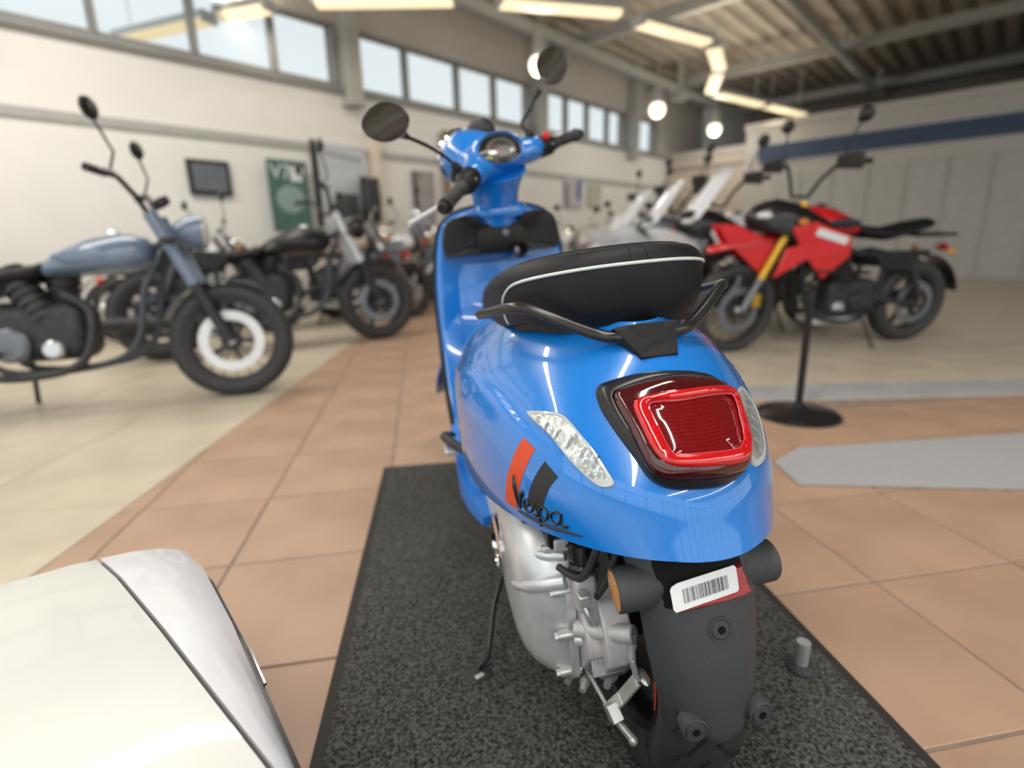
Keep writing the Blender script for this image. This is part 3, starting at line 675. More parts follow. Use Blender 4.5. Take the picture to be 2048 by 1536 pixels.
# shock absorber, hoses and black bracketry above the gear housing
sh = B().cyl((-.125, .105, .345), (-.090, .105, .47), .019, n=20).lathe([(.021, 0), (.024, .004), (.024, .010), (.021, .014)], (-.121, .105, .36), (.27, 0, .96), 20).lathe([(.02, 0), (.0235, .004), (.0235, .012), (.02, .016)], (-.105, .105, .415), (.27, 0, .96), 20)
sh.done('shock_absorber', SATIN, sct)
cl_ = B()
for k in range(6):
    z0 = .40+k*.014; cl_.lathe([(.026, 0), (.028, .003), (.026, .006)], (-.108+.27*(z0-.40), .105, z0), (.27, 0, .96), 20)
cl_.done('shock_spring', BLKP, sct)
hs = B()
for pth, r_ in (([(-.15, .085, .46), (-.165, .10, .42), (-.15, .12, .37), (-.10, .14, .36)], .006), ([(-.17, .055, .47), (-.185, .075, .43), (-.18, .09, .38), (-.16, .10, .34)], .005), ([(-.02, .18, .45), (-.05, .165, .43), (-.09, .15, .42), (-.12, .12, .44)], .006)):
    hs.tube(spl(pth, 6), r_, 8)
hs.done('hoses', RUB, sct)
B().box((-.06, .11, .42), (.10, .09, .05)).box((.06, .15, .415), (.18, .06, .03)).box((-.10, .05, .46), (.12, .10, .05)).done('under_tray', BLK, sct, bev=.008)
blk((-.165, .122, .345), (.018, .018, .020), 'bracket_lug', ZINC, .003)
blk((-.10, .136, .405), (.03, .024, .022), 'bracket_lug', ALU2, .004)
# brake lever arm beside the hub
def bar(pts, w_, h_, name, m):
    b_ = B(); pts = [V(q) for q in pts]
    for q0, q1 in zip(pts, pts[1:]): b_.beam(q0, q1, w_, h_, (0, 1, 0))
    return b_.done(name, m, eng, smooth=False, bev=.0015)
bar([(-.195, .062, .296), (-.205, .068, .262), (-.215, .064, .232)], .016, .006, 'brake_arm', ZINC)
bar([(-.215, .064, .232), (-.200, .083, .190), (-.193, .100, .168)], .020, .006, 'brake_arm', ZINC)
bar([(-.192, .100, .178), (-.208, .094, .158)], .024, .018, 'cable_clevis', ZINC)
B().cyl((-.200, .096, .158), (-.226, .080, .142), .006, n=12).ell((-.229, .079, .140), (.0075, .0075, .0075), 10, 8).done('adjuster_bolt', ZINC, eng)
B().cyl((-.10, .118, .190), (-.19, .102, .168), .0035, n=8).done('brake_rod', ZINC, eng)
B().ell((-.214, .055, .234), (.018, .008, .006), 10, 6).done('arm_pin', ZINC, eng)
# exhaust on the far side
ex = B().tube(spl([(.30, -.08, .20), (.22, -.11, .20), (.14, -.12, .24), (.08, -.125, .27)], 5), .018, 12)
ex.tube(spl([(.10, -.125, .27), (-.02, -.122, .30), (-.15, -.112, .335)], 6), [.030]+[.038]*11+[.033], 20)
ex.done('exhaust', BLKP, sct)
B().lathe([(.035, 0), (.036, .008), (.030, .02), (.001, .024)], (-.148, -.112, .3345), (-.97, .06, .22), 20).done('exhaust_end', SATIN, sct)
B().cyl((-.160, -.118, .318), (-.182, -.119, .312), .008, n=10).done('exhaust_outlet', INK, sct)

# side stand
ft = SM.inverted() @ V((-.085, .886, 0.008))
sd = B().tube([(.42, .10, .20), (.30, .14, .19), (.14, .225, .135), (.09, .255, .05), (ft.x+.005, ft.y-.004, ft.z+.01)], .0065, 10).done('side_stand', SATIN, sct)
B().box(ft, (.045, .05, .012), Matrix.Rotation(radians(20), 3, 'Z')).done('stand_foot', RUB, sd, bev=.005)
B().box(ft+V((-.012, -.004, .0065)), (.010, .018, .002), Matrix.Rotation(radians(20), 3, 'Z')).done('foot_mark', ZINC, sd, bev=.001)
# ---------------------------------------------------------------- scooter front: floor, leg shield, steering head
# leg shield: rows from the top down: (z, x, half width)
LS = [(.962, .880, .060), (.955, .884, .105), (.940, .888, .150), (.915, .892, .178), (.88, .896, .193), (.83, .90, .203), (.76, .902, .213), (.69, .898, .219), (.61, .885, .220), (.53, .850, .222), (.46, .790, .226), (.40, .720, .228), (.345, .64, .226), (.315, .55, .222), (.305, .46, .218), (.305, .36, .215), (.31, .26, .212)]
def ls_pt(t, a):
    i = t*(len(LS)-1); ks = list(range(len(LS)))
    z, x, h = (lerp(i, ks, [q[k] for q in LS]) for k in range(3))
    edge = .030*abs(a)**3 if z > .40 else .0
    return V((x+edge, .010+h*a, z+(0 if z > .36 else -.02*abs(a)**4)))
def ls_s(t, a):
    e = .35/(len(LS)-1)
    return (ls_pt(max(t-e, 0), a)+ls_pt(t, a)*2+ls_pt(min(t+e, 1), a))*.25
rows = [[ls_s(i/64, -1+2*j/24) for j in range(25)] for i in range(65)]
shield = B().grid(rows).done('leg_shield', BLUE, sct, solid=.012, ang=60)
shield['label'] = 'blue leg shield with floor pan'
ed = [r_[-1] for r_ in rows[::-1]]+[q for q in rows[0][::-1]][1:]+[r_[0] for r_ in rows][1:]
B().tube([q+V((.006, 0, 0)) for q in ed[:45]+ed[45:]], .0075, 8).done('shield_edge', BLK, shield)
# raised pressing on the inner shield and central tunnel
def on_ls(y, z, off=0):
    zs_ = [q[0] for q in LS][:13][::-1]; x = lerp(z, zs_, [q[1] for q in LS][:13][::-1]); h = lerp(z, zs_, [q[2] for q in LS][:13][::-1])
    return V((x+.03*min(1, abs((y-.01)/h))**3-off, y, z))
rr_ = [[on_ls(y*k+.01, z, off) for y in (-.150, -.143, -.10, -.05, 0, .05, .10, .143, .150)] for z, k, off in ((.800, .93, -.002), (.793, .98, .008), (.74, 1, .010), (.66, 1.02, .012), (.58, 1.02, .016), (.50, 1.0, .022), (.43, .98, .03), (.38, .96, .03))]
for q in rr_:
    q[0].x += .014; q[-1].x += .014
B().grid(rr_).done('inner_panel', BLUE, shield, solid=.006, ang=50)
# glove box with recessed middle, lock and bag hook
GBO = [(.186, .826), (.190, .86), (.183, .90), (.170, .922), (.145, .932), (.105, .935), (.092, .928), (.078, .912), (.045, .906), (.01, .905), (-.025, .907), (-.055, .913), (-.072, .928), (-.085, .937), (-.125, .932), (-.150, .922), (-.163, .900), (-.168, .86), (-.165, .826), (-.155, .820), (.0, .818), (.176, .820)]
GBO = [(y, z) for y, z in GBO]
gcx, gcz = .012, .87
def gbr(k, x): return [V((x+.012*abs((y-gcx)/.18)**3, gcx+(y-gcx)*k, gcz+(z-gcz)*k)) for y, z in smooth2(GBO, 3)]
glove = B().loft([gbr(1.0, .90), gbr(1.0, .842), gbr(.985, .834), gbr(.95, .829), gbr(.6, .826), gbr(.05, .825)], True).done('glove_box', BLK, sct, ang=50)
B().loft([[V((x, gcx-.0+y*k, .862+z*k)) for y, z in ((-.07, -.042), (.08, -.042), (.078, .02), (.066, .034), (-.056, .034), (-.068, .02))] for x, k in ((.832, 1), (.8235, .985), (.822, .93))], True).done('glove_door', BLK, glove, ang=35)
B().lathe([(.010, 0), (.010, .003), (.007, .004), (.0001, .004)], (.822, .004, .876), (-1, 0, 0), 20).done('lock', GREYM, glove)
B().lathe([(.024, -.02), (.024, .012), (.020, .018), (.014, .018), (.012, .004), (.0001, .004)], (.816, -.035, .826), (-1, 0, 0), 24).done('bag_hook', INK, glove)
B().box((.798, -.020, .822), (.03, .014, .022)).done('hook_tongue', GREYM, glove, bev=.005)
# floor pan side rails and passenger peg
for s in (1, -1):
    B().loft([[V((x, .010+s*y, z)) for y, z in ((w0-.03, zt), (w0, zt-.004), (w0+.002, zb), (w0-.03, zb-.006))] for x, w0, zt, zb in ((.66, .232, .36, .31), (.52, .236, .340, .275), (.40, .240, .330, .262), (.30, .232, .318, .270), (.20, .212, .305, .282))], True).done('floor_rail', BLUE2, sct, ang=40)
pg = B().tube(spl([(.36, .225, .385), (.40, .262, .405), (.47, .272, .395), (.52, .250, .375)], 5), .011, 10).done('passenger_peg', RUB, sct)
B().box((.44, .262, .378), (.10, .03, .012)).done('peg_plate', ALU2, pg, bev=.004)
# body front under the seat
B().loft([[V((x, y, z)) for y, z in ((-w_, .32), (w_, .32), (w_*.95, .60), (w_*.75, .735), (-w_*.75, .735), (-w_*.95, .60))] for x, w_ in ((.40, .17), (.50, .14), (.53, .10))], True).done('body_front', BLUE, sct, bev=.02, seg=3)
B().loft([[V((x, y, z)) for y, z in ((-.09, .20), (.09, .20), (.10, .31), (-.10, .31))] for x in (.30, .75)], True).done('frame_tunnel', BLK, sct, bev=.02)
# front shield outer face and horn cover
B().loft([[V((x, .01+y*w_, z)) for x, y in ((.90, -1), (.94, -.97), (.99, -.6), (1.015, 0), (.99, .6), (.94, .97), (.90, 1))] for z, w_ in ((.95, .07), (.92, .16), (.80, .19), (.65, .20), (.52, .21), (.46, .20))], True).done('front_shield', BLUE, sct, ang=60)
# steering frame
SD = radians(40)
A_ = V((-.438, 0, .899)); f0 = V((.899, 0, .438)); l0 = V((0, 1, 0))
FF = f0*cos(SD)+l0*sin(SD); LL = l0*cos(SD)-f0*sin(SD); SO = V((.885, .012, .932))
def st(f, l, a): return SO+FF*f+LL*l+A_*a
# column cover
nk = []
for a, w_, f1, f2 in ((-.035, .080, -.075, .07), (-.01, .074, -.072, .07), (.03, .071, -.062, .07), (.07, .073, -.060, .08), (.105, .088, -.066, .10), (.13, .11, -.075, .11)):
    nk.append([st((f1+f2)/2+(f2-f1)/2*cos(t)*1.0, w_*sin(t)*(1 if abs(sin(t)) < .8 else 1), a) for t in [2*pi*i/32 for i in range(32)]])
neck = B().loft(nk, True).done('column_cover', BLUE, sct, ang=60)
B().loft([[V((x+.03*cos(t)-.03, .008+w_*sin(t), z)) for t in [pi*i/20+pi/2 for i in range(21)]]+[V((x+.02, .008-w_, z)), V((x+.02, .008+w_, z))] for z, w_, x in ((.956, .072, .872), (.945, .076, .867), (.932, .076, .865), (.922, .066, .868))], True).done('shield_cap', BLUE, sct, ang=50)
# headset body: sections along the bar (l), each a ring in (f, a)
hd = []
HS = [(-.160, .022, -.030, .165), (-.150, .033, -.028, .166), (-.125, .040, -.020, .166), (-.095, .052, .0, .163), (-.065, .074, .03, .158), (-.03, .088, .05, .152), (.0, .092, .055, .150), (.03, .088, .05, .152), (.065, .074, .03, .158), (.095, .052, .0, .163), (.125, .040, -.020, .166), (.150, .033, -.028, .166), (.160, .022, -.030, .165)]
for l, rf, cf, ca in HS:
    ra = .030+.018*max(0, (1-abs(l)/.15))
    hd.append([st(cf+rf*cos(t), l, ca+ra*sin(t)*(1.0 if sin(t) > 0 else 1.15)) for t in [2*pi*i/28 for i in range(28)]])
head = B().loft(hd, True).done('headset', BLUE, sct, ang=60)
# headlamp nacelle pointing forward
B().lathe([(.001, .175), (.045, .170), (.068, .155), (.078, .13), (.082, .08), (.078, .02), (.06, -.02)], st(0, 0, .145), FF, 32).done('nacelle', BLUE, head)
B().lathe([(.001, .184), (.045, .180), (.062, .170), (.070, .158)], st(0, 0, .145), FF, 32).done('headlamp', CLEAR, head)
B().lathe([(.070, .150), (.076, .156), (.074, .166), (.066, .168)], st(0, 0, .145), FF, 32).done('headlamp_rim', CHR, head)
# dash pod: raised blue hood with dark instrument face turned to the rider
_q = radians(22); F2 = f0*cos(_q)+l0*sin(_q); dl = l0*cos(_q)-f0*sin(_q); dn = (-F2*.80+A_*.60).normalized(); du = dn.cross(dl)*-1
if du.dot(A_) < 0: du = -du
DO = st(-.030, .020, .207)
def dp(l, u, f): return DO+dl*(l*.88)+du*(u*.80-.004)+dn*f
DS = [(.0, .058), (-.035, .054), (-.068, .034), (-.084, .004), (-.075, -.026), (-.045, -.042), (0, -.050), (.045, -.042), (.075, -.026), (.084, .004), (.068, .034), (.035, .054)]
DS = smooth2(DS, 4)
B().loft([[dp(l*k, u*k, f) for l, u in DS] for k, f in ((1.28, -.075), (1.22, -.045), (1.16, -.018), (1.10, -.004), (1.02, .002), (.96, -.001), (.92, -.008))], False).done('dash_hood', BLUE, head, ang=60)
dash = B().loft([[dp(l*k, u*k, f) for l, u in DS] for k, f in ((.95, -.006), (.90, -.004), (.5, -.003), (.02, -.003))], True).done('dashboard', mat('dash_black', (.015, .014, .012), .15, coat=1), head)
dd = B()
for i in range(15):
    a = radians(205-230*i/14)
    dd.beam(dp(.046*cos(a), -.004+.036*sin(a), -.002), dp(.054*cos(a), -.004+.043*sin(a), -.002), .0025, .0008, tuple(dn))
dd.done('dial_ticks', mat('dial_white', (.5, .5, .5), .5), dash, smooth=False)['kind'] = 'stuff'
B().beam(dp(.004, -.012, -.0018), dp(.034, .020, -.0018), .003, .001, tuple(dn)).done('dial_needle', REDR, dash, smooth=False)
B().ell(dp(.052, -.022, -.001), (.0095, .0095, .004)).done('dash_sticker', mat('sticker_yellow', (.62, .58, .10), .5), dash)
B().beam(dp(-.035, -.012, -.0022), dp(.015, -.012, -.0022), .018, .001, tuple(dn)).done('lcd_panel', mat('lcd_grey', (.06, .06, .045), .2), dash, smooth=False)
# short smoked fly screen ahead of the dash
B().ell((.945, .032, 1.162), (.016, .058, .056), 24, 12, Matrix.Rotation(SD*.6, 3, 'Z') @ Matrix.Rotation(radians(-20), 3, 'Y')).done('fly_screen', mat('smoked_black', (.028, .026, .030), .35, coat=.3), head)
# grips, switch housings, levers, mirrors
def side(s):
    n0, n1 = st(-.035, .150*s, .165), (st(-.052, .335, .165) if s < 0 else st(-.095, .305, .160))
    if s < 0: n1 = st(-.052, -.335, .165)
    d_ = (n1-n0).normalized()
    gp = B().lathe([(.0185, 0), (.0185, .01), (.0205, .014), (.0165, .02), (.0172, .05), (.0165, .08), (.0175, .11), (.0200, .113), (.0205, .119), (.0185, .122), (.0001, .122)], n0+d_*.070, d_, 22).done('grip', RUB, head)
    B().lathe([(.0150, .0), (.0160, .004), (.0155, .016), (.0120, .019), (.0001, .019)], n0+d_*.192, d_, 18).done('bar_end', BLKP, gp)
    sw = B().lathe([(.001, 0), (.027, 0), (.030, .01), (.030, .050), (.025, .062), (.018, .068)], n0, d_, 22).done('switch_housing', BLK, head)
    B().box(n0+d_*.035-FF*.026+A_*.012, (.016, .012, .008), Matrix((-FF, d_, A_)).transposed()).done('switch_button', GREYM, sw, bev=.002)
    if s < 0: B().lathe([(.012, 0), (.012, .012), (.009, .015), (.0001, .015)], n0+d_*.024+A_*.026-FF*.008, (A_-FF*.4), 16).done('kill_switch', mat('switch_red', (.60, .015, .02), .35), sw)
    lv = [st(.018, .165*s, .152), st(.036, .20*s, .150), st(.040, .26*s, .148), st(.030, .33*s, .146), st(.020, .372*s, .145)]
    if s > 0: lv = [st(-.005, .150, .140), V((.80, .185, .968)), V((.795, .215, .952)), V((.785, .25, .936)), V((.775, .284, .921))]
    B().tube(spl(lv, 5), [.011]+[.0105]*19+[.012], 10, flat=.6).done('brake_lever', mat('lever_alloy', (.86, .86, .85), .35, metal=.2), head)
    B().box(st(.010, .155*s, .155), (.035, .03, .03), Matrix((FF, LL, A_)).transposed()).done('lever_clamp', BLK, head, bev=.006)
side(1); side(-1)
def mirror(base, pts, cen, w_, h_, tilt, lab):
    b_ = B().tube(spl([base]+pts, 6), .0048, 8)
    e_ = V(pts[-1]); b_.tube([e_, e_+(V(cen)-e_)*.28], [.006, .012], 10)
    m_ = b_.done('mirror_stem', SATIN, head)
    b2 = B().tube([V(base)-A_*.03, V(base), V(base)+(V(pts[0])-V(base))*.35], [.018, .014, .008], 12).done('mirror_base', BLK, m_)
    n_ = (V((-.80, .31, .86))-V(cen)).normalized(); n_ = (n_+V((-.55, .05, .84)).normalized()).normalized()
    r_ = n_.cross(V((0, 0, 1))).normalized(); u_ = r_.cross(n_)
    ct, si = cos(tilt), sin(tilt); R_, U_ = r_*ct+u_*si, u_*ct-r_*si
    shp = [(cos(t)*(1+.10*cos(t)*sin(t)), sin(t)*(1-.06*cos(t))) for t in [2*pi*i/36 for i in range(36)]]
    def ring(k, f): return [V(cen)+R_*(x*w_*k)+U_*(y*h_*k)+n_*f for x, y in shp]
    sh_ = B().loft([ring(.05, -.030), ring(.45, -.028), ring(.8, -.018), ring(.98, -.004), ring(1.0, .002), ring(.94, .004), ring(.89, .002)], False).done('mirror_shell', SATIN, m_, ang=60)
    B().loft([ring(.90, .0022), ring(.5, .0026), ring(.02, .0028)], True).done('mirror_glass', MIRR, m_)
mirror(st(.005, .165, .185), [(.700, .172, 1.080), (.655, .215, 1.100), (.60, .262, 1.112)], (.545, .311, 1.137), .054, .047, radians(-28), 'left')
mirror(st(.005, -.165, .195), [(.925, -.094, 1.190), (.915, -.118, 1.225), (.900, -.133, 1.252)], (.885, -.188, 1.335), .046, .058, radians(10), 'right')
# front wheel, fork leg and front mudguard, turned with the steering
fo = V((1.26, .012, .23))
dF = (fo-st(0, 0, 0)); 
def fw(q): return q
t0 = len(bpy.data.objects)
WM = Matrix.Rotation(SD*.9, 4, 'Z')
fwh = B()
prof2 = [(r_*.97, y*.92) for r_, y in prof]
ax2 = (V((0, 1, 0))*cos(SD)-V((1, 0, 0))*sin(SD))
ctr = V((1.240, .022, .23))
ftw = B().lathe(prof2, ctr, ax2, 48).done('front_wheel', RUB, sct, ang=60)
rb_ = B().lathe([(.162, .042), (.15, .03), (.15, -.03), (.162, -.042)], ctr, ax2, 40)
for k in range(5):
    a = 2*pi*k/5; fd = V((ax2.y, -ax2.x, 0)); v_ = fd*cos(a)+V((0, 0, 1))*sin(a); rb_.beam(ctr+v_*.03, ctr+v_*.15, .03, .02, tuple(ax2))
rb_.cyl(ctr-ax2*.05, ctr+ax2*.05, .035).done('rim', BLKP, ftw)
fd = V((ax2.y, -ax2.x, 0))
B().grid([[ctr+(fd*cos(t)+V((0, 0, 1))*sin(t))*(.262+.012*(1-abs(k)))+ax2*(.085*k) for k in (-1, -.9, -.5, 0, .5, .9, 1)] for t in [radians(a) for a in range(5, 178, 10)]]).done('front_mudguard', BLUE, sct, solid=.004)
B().tube([tuple(st(0, 0, -.05)), tuple(st(0, 0, -.42)), tuple(ctr+ax2*.09+V((0, 0, .10))), tuple(ctr+ax2*.085)], .022, 12).done('fork_leg', SATIN, sct)
# ---------------------------------------------------------------- motorcycles
def mwheel(o, R_, wd, par, name, spoke, discs, rimm=BLKM, ax=V((0, 1, 0)), tyre=RUB, discm=None):
    o = V(o); fd = V((ax.y, -ax.x, 0)).normalized() if abs(ax.z) < .5 else V((1, 0, 0)); up = fd.cross(ax); 
    if up.z < 0: up = -up
    ri = R_-wd*.72
    pr_ = [(ri, wd*.36), (ri+wd*.2, wd*.48), (R_-wd*.22, wd*.47), (R_-wd*.05, wd*.28), (R_, 0)]
    t = B().lathe([(a, b_) for a, b_ in pr_]+[(a, -b_) for a, b_ in pr_[::-1][1:]], o, ax, 40).done(name, tyre, par, ang=60)
    rb_ = B().lathe([(ri+.006, wd*.36), (ri-.012, wd*.34), (ri-.018, 0), (ri-.012, -wd*.34), (ri+.006, -wd*.36)], o, ax, 40)
    if spoke == 'wire':
        for k in range(18):
            a = 2*pi*k/18; s = .03 if k % 2 else -.03; v_ = fd*cos(a)+up*sin(a); v2 = fd*cos(a+.16)+up*sin(a+.16)
            rb_.beam(o+v_*.035+ax*s, o+v2*(ri-.01), .005, .005, tuple(ax))
    else:
        for k in range(int(spoke)):
            a = 2*pi*k/int(spoke)+.2; v_ = fd*cos(a)+up*sin(a); rb_.beam(o+v_*.03, o+v_*(ri-.005), .035, .02, tuple(ax))
    rb_.cyl(o-ax*wd*.5, o+ax*wd*.5, .045, n=16); rb_.done('rim', rimm, t)
    for s in discs:
        d_ = B().lathe([(.115, 0), (.165, 0), (.165, .005), (.115, .005), (.115, 0)], o+ax*(s*wd*.52), ax*s, 32)
        ca_ = B().cyl(o+ax*(s*wd*.50), o+ax*(s*wd*.55), .055, n=20)
        for k in range(5):
            a = 2*pi*k/5; v_ = fd*cos(a)+up*sin(a); ca_.beam(o+ax*(s*wd*.52)+v_*.03, o+ax*(s*wd*.52)+v_*.122, .02, .006, tuple(ax))
        ca_.done('disc_carrier', BLKM, t); d_.done('brake_disc', discm or DISC, t)
        B().ell(o+ax*(s*wd*.54), (.026, .026, .026), 12, 8).done('axle_nut', STEEL, t)
    return t
def moto(name, M, label, style, col, col2=None, steer=20, group=None, forkm=None, seatm=VINYL, rimm=BLKM, hl=True, scale=1.0, screen=False, plate=False, lite=False, discm=None, discs=(1,)):
    m = empty(name, M @ Matrix.Scale(scale, 4), label, 'motorcycle', group)
    col2 = col2 or BLKP; adv = style == 'adv'; cru = style == 'cruiser'
    Rf, Rr, wf, wr = (.335, .325, .10, .14) if adv else ((.315, .315, .125, .15) if cru else (.31, .31, .10, .13))
    WB = 1.52 if (adv or cru) else 1.42
    sd = radians(steer); fx = cos(sd); fz = sin(sd)
    ax = V((-sin(sd), cos(sd), 0)); fdir = V((cos(sd), sin(sd), 0))
    hz = .98 if adv else (.86 if cru else .88)           # steering head height
    hx = WB-.36 if not cru else WB-.25
    rw_ = mwheel((0, 0, Rr), Rr, wr, m, 'rear_wheel', 'wire' if style == 'retro' else 5, (1,), rimm, discm=discm)
    fo = V((WB, 0, Rf)); 
    # swing the front wheel about the steering head
    hp = V((hx, 0, hz)); off = fo-hp; fo = hp+V((off.x*cos(sd), off.x*sin(sd), off.z)); fo.z = Rf
    fw_ = mwheel(fo, Rf, wf, m, 'front_wheel', 'wire' if style in ('retro',) or adv or discm is WHITEP else 6, discs, rimm, ax, discm=discm)
    fm = forkm or GREYM
    tc = hp+V((0, 0, .10))-fdir*.03
    for s in (.10, -.10):
        p0 = fo+ax*s; p1 = tc+ax*s
        mid_ = p0.lerp(p1, .30 if adv else .48)
        if adv:
            fk = B().cyl(p0, mid_, .026, n=12).done('fork_lower', GREYM, m)
            B().cyl(mid_, p1, .031, n=14).done('fork_tube', fm, m)
        else:
            fk = B().cyl(p0, mid_, .030, .032, n=12).done('fork_lower', GREYM if not cru else BLKM, m)
            B().cyl(mid_, p1+(p1-p0).normalized()*.03, .027 if not cru else .034, n=14).done('fork_tube', fm, m)
        B().box(p0+(p1-p0)*.10-fdir*.06+ax*(s*.05), (.07, .035, .10)).done('caliper', GOLD if adv else STEEL, fk, bev=.01) if s > 0 else None
    # front mudguard
    if adv:
        bk = []
        for t, hw_, drop in ((-.30, .055, .02), (-.10, .075, .0), (.10, .085, .0), (.34, .070, .03), (.52, .030, .07)):
            q = hp+fdir*(t+.12)+V((0, 0, -.16-drop)); bk.append([q-ax*hw_, q-ax*hw_*.5+V((0, 0, .03)), q+V((0, 0, .042)), q+ax*hw_*.5+V((0, 0, .03)), q+ax*hw_])
        B().grid(bk).done('beak_mudguard', col, m, solid=.006)
        for s in (1, -1):
            pf = [(.25, .94), (.10, .945), (-.08, .87), (-.26, .78), (-.17, .56), (.00, .70), (.17, .83)]
            B().prism([hp+fdir*(WB-.0-hx+a_*.95)+ax*(s*(.035+.07*max(0, .24-a_)))+V((0, 0, b_-hp.z)) for a_, b_ in pf], ax*(s*.012)).done('beak_panel', col, m, bev=.006)
            pr2 = [(-.18, .57), (-.25, .78), (-.42, .82), (-.66, .80), (-.64, .72), (-.40, .70)]
            B().prism([(WB+a_, s*(.13+.12*min(1, -a_*1.2)), b_) for a_, b_ in pr2], (0, s*.015, 0)).done('radiator_panel', col if col is not WHITEP else col2, m, bev=.006)
        B().grid([[fo+(fdir*cos(t)+V((0, 0, 1))*sin(t))*(Rf+.03)+ax*(k*.065) for k in (-1, -.6, 0, .6, 1)] for t in [radians(a) for a in range(60, 175, 12)]]).done('hugger', BLKP, m, solid=.004)
    else:
        B().grid([[fo+(fdir*cos(t)+V((0, 0, 1))*sin(t))*(Rf+.022)+ax*(k*.07) for k in (-1, -.6, 0, .6, 1)] for t in [radians(a) for a in range(55, 160, 10)]]).done('front_mudguard', col2 if cru else col, m, solid=.004)
    # frame
    fr = B().tube(spl([tuple(hp), (hx-.25, 0, hz-.10), (.55, 0, .72), (.30, 0, .70), (-.10, 0, .70 if not cru else .60)], 5), .022, 8)
    for s in (.11, -.11):
        fr.tube(spl([tuple(hp+V((-.02, s*.2, -.05))), (hx-.10, s, .62), (hx-.16, s, .36), (hx-.32, s, .24), (.55, s, .22), (.42, s, .34), (.38, s, .62)], 5), .017, 8)
        fr.tube([(0, s*.95, Rr), (.30, s, .36), (.48, s, .40)], .022, 8)
        fr.tube([(.02, s*1.1, Rr+.04), (.16, s*1.1, .66)], .016 if lite else .026, 10)
    fr.done('frame', BLKM if not cru else mat('frame_slate', (.05, .055, .07), .45, metal=.2), m)
    # engine
    en = B().box((.66 if cru else .62, 0, .42 if cru else .40), (.44, .24, .30) if cru else (.40, .26, .26)).done('engine_block', BLKM, m, bev=.075 if cru else .04, seg=3)
    for s in (1, -1):
        cy = B()
        p0, p1 = V((.70, s*.06, .48)), V((.76, s*.10, .68)) if not cru else V((.66+.10*s, s*.03, .70))
        for k in range(7): q = p0.lerp(p1, k/6); cy.cyl(q, q+(p1-p0)*.10, .075, n=14)
        cy.cyl(p0, p1, .062, n=14)
        cy.done('cylinder', BLKM if not style == 'retro' else GREYM, en)
        B().lathe([(.085, 0), (.085, .02), (.07, .035), (.0001, .037)], (.56, s*.125, .36), (0, s, 0), 20).done('engine_cover', GREYM if cru else BLKM, en)
        B().lathe([(.045, 0), (.045, .03), (.035, .04), (.0001, .04)], (.74, s*.125, .33), (0, s, 0), 16).done('engine_cap', STEEL, en)
    # exhaust
    exb = B().tube(spl([(.80, -.10, .60), (.92, -.13, .50), (.86, -.15, .26), (.60, -.17, .20), (.30, -.18, .24)], 5), .021, 10)
    exb.tube([(.32, -.18, .24), (.26, -.185, .25), (-.25, -.20, .36 if not cru else .27), (-.30, -.20, .37 if not cru else .27)], [.022, .045, .05, .03], 14)
    exb.done('exhaust', STEEL if style == 'retro' else BLKM, m)
    # tank
    tz, tl_ = (.93, .50) if adv else ((.77, .52) if cru else (.80, .50)); tx = hx-.07
    tk = []
    for t, w_, h_, dz in ((0, .055, .05, .02), (.06, .11, .10, .01), (.22, .145, .13, .0), (.50, .15, .125, -.01), (.78, .12, .09, -.03), (.95, .08, .055, -.05), (1.0, .04, .03, -.055)):
        tk.append([V((tx-t*tl_, w_*sin(a), tz+dz+h_*cos(a)*(1 if cos(a) > 0 else .55))) for a in [2*pi*i/20 for i in range(20)]])
    tank = B().loft(tk, True).done('tank', col, m, ang=60)
    B().lathe([(.035, 0), (.035, .012), (.028, .018), (.0001, .018)], (tx-.18, 0, tz+.125), (.1, 0, 1), 16).done('tank_cap', CHR if not adv else BLKM, tank)
    for s in (1, -1): B().ell((tx-.28, s*.142, tz+.01), (.13, .012, .035), 14, 8).done('tank_panel', col2, tank)
    # seat
    sx = tx-tl_+.05; szz = tz-.03
    st_ = []
    for t, w_, z0, h_ in ((0, .08, szz+.0, .05), (.10, .12, szz-.03, .06), (.35, .14, szz-.05, .06), (.60, .13, szz-.01 if not cru else szz-.05, .06), (.80, .10, szz+.02 if not cru else szz-.04, .05), (.84, .05, szz+.02 if not cru else szz-.04, .03)):
        st_.append([V((sx-t*(.80 if not cru else .55), w_*sin(a), z0+h_*cos(a)*.8)) for a in [2*pi*i/16 for i in range(16)]])
    B().loft(st_, True).done('seat', seatm, m, ang=60)
    # rear mudguard, lamp
    B().grid([[V((0, 0, Rr))+V((cos(t), 0, sin(t)))*(Rr+.05)+V((0, k*.085, 0)) for k in (-1, -.6, 0, .6, 1)] for t in [radians(a) for a in range(60, 175, 12)]]).done('rear_mudguard', col2, m, solid=.005)
    B().ell((-.22 if not cru else -.30, 0, .74 if not cru else .56), (.03, .06, .03)).done('tail_lamp', REDL, m)
    # side panels
    for s in (1, -1):
        B().prism([(.42, s*.125, .60), (.50, s*.13, .70), (.30, s*.13, .74), (.10, s*.12, .70), (.16, s*.12, .58)], (0, s*.02, 0)).done('side_panel', col2, m, bev=.01)
    # bars
    bh = .24 if adv else (.16 if cru else .12); bw = .42 if adv else .38
    bb = hp+V((0, 0, .12))-fdir*.06
    bp = [bb+ax*l+V((0, 0, h_))-fdir*f for l, h_, f in ((-bw, bh, .14), (-.24, bh-.01, .06), (-.14, bh*.5, .02), (-.08, .02, 0), (.08, .02, 0), (.14, bh*.5, .02), (.24, bh-.01, .06), (bw, bh, .14))]
    hb = B().tube(bp, .013, 8).done('handlebar', BLKP if not style == 'retro' else CHR, m)
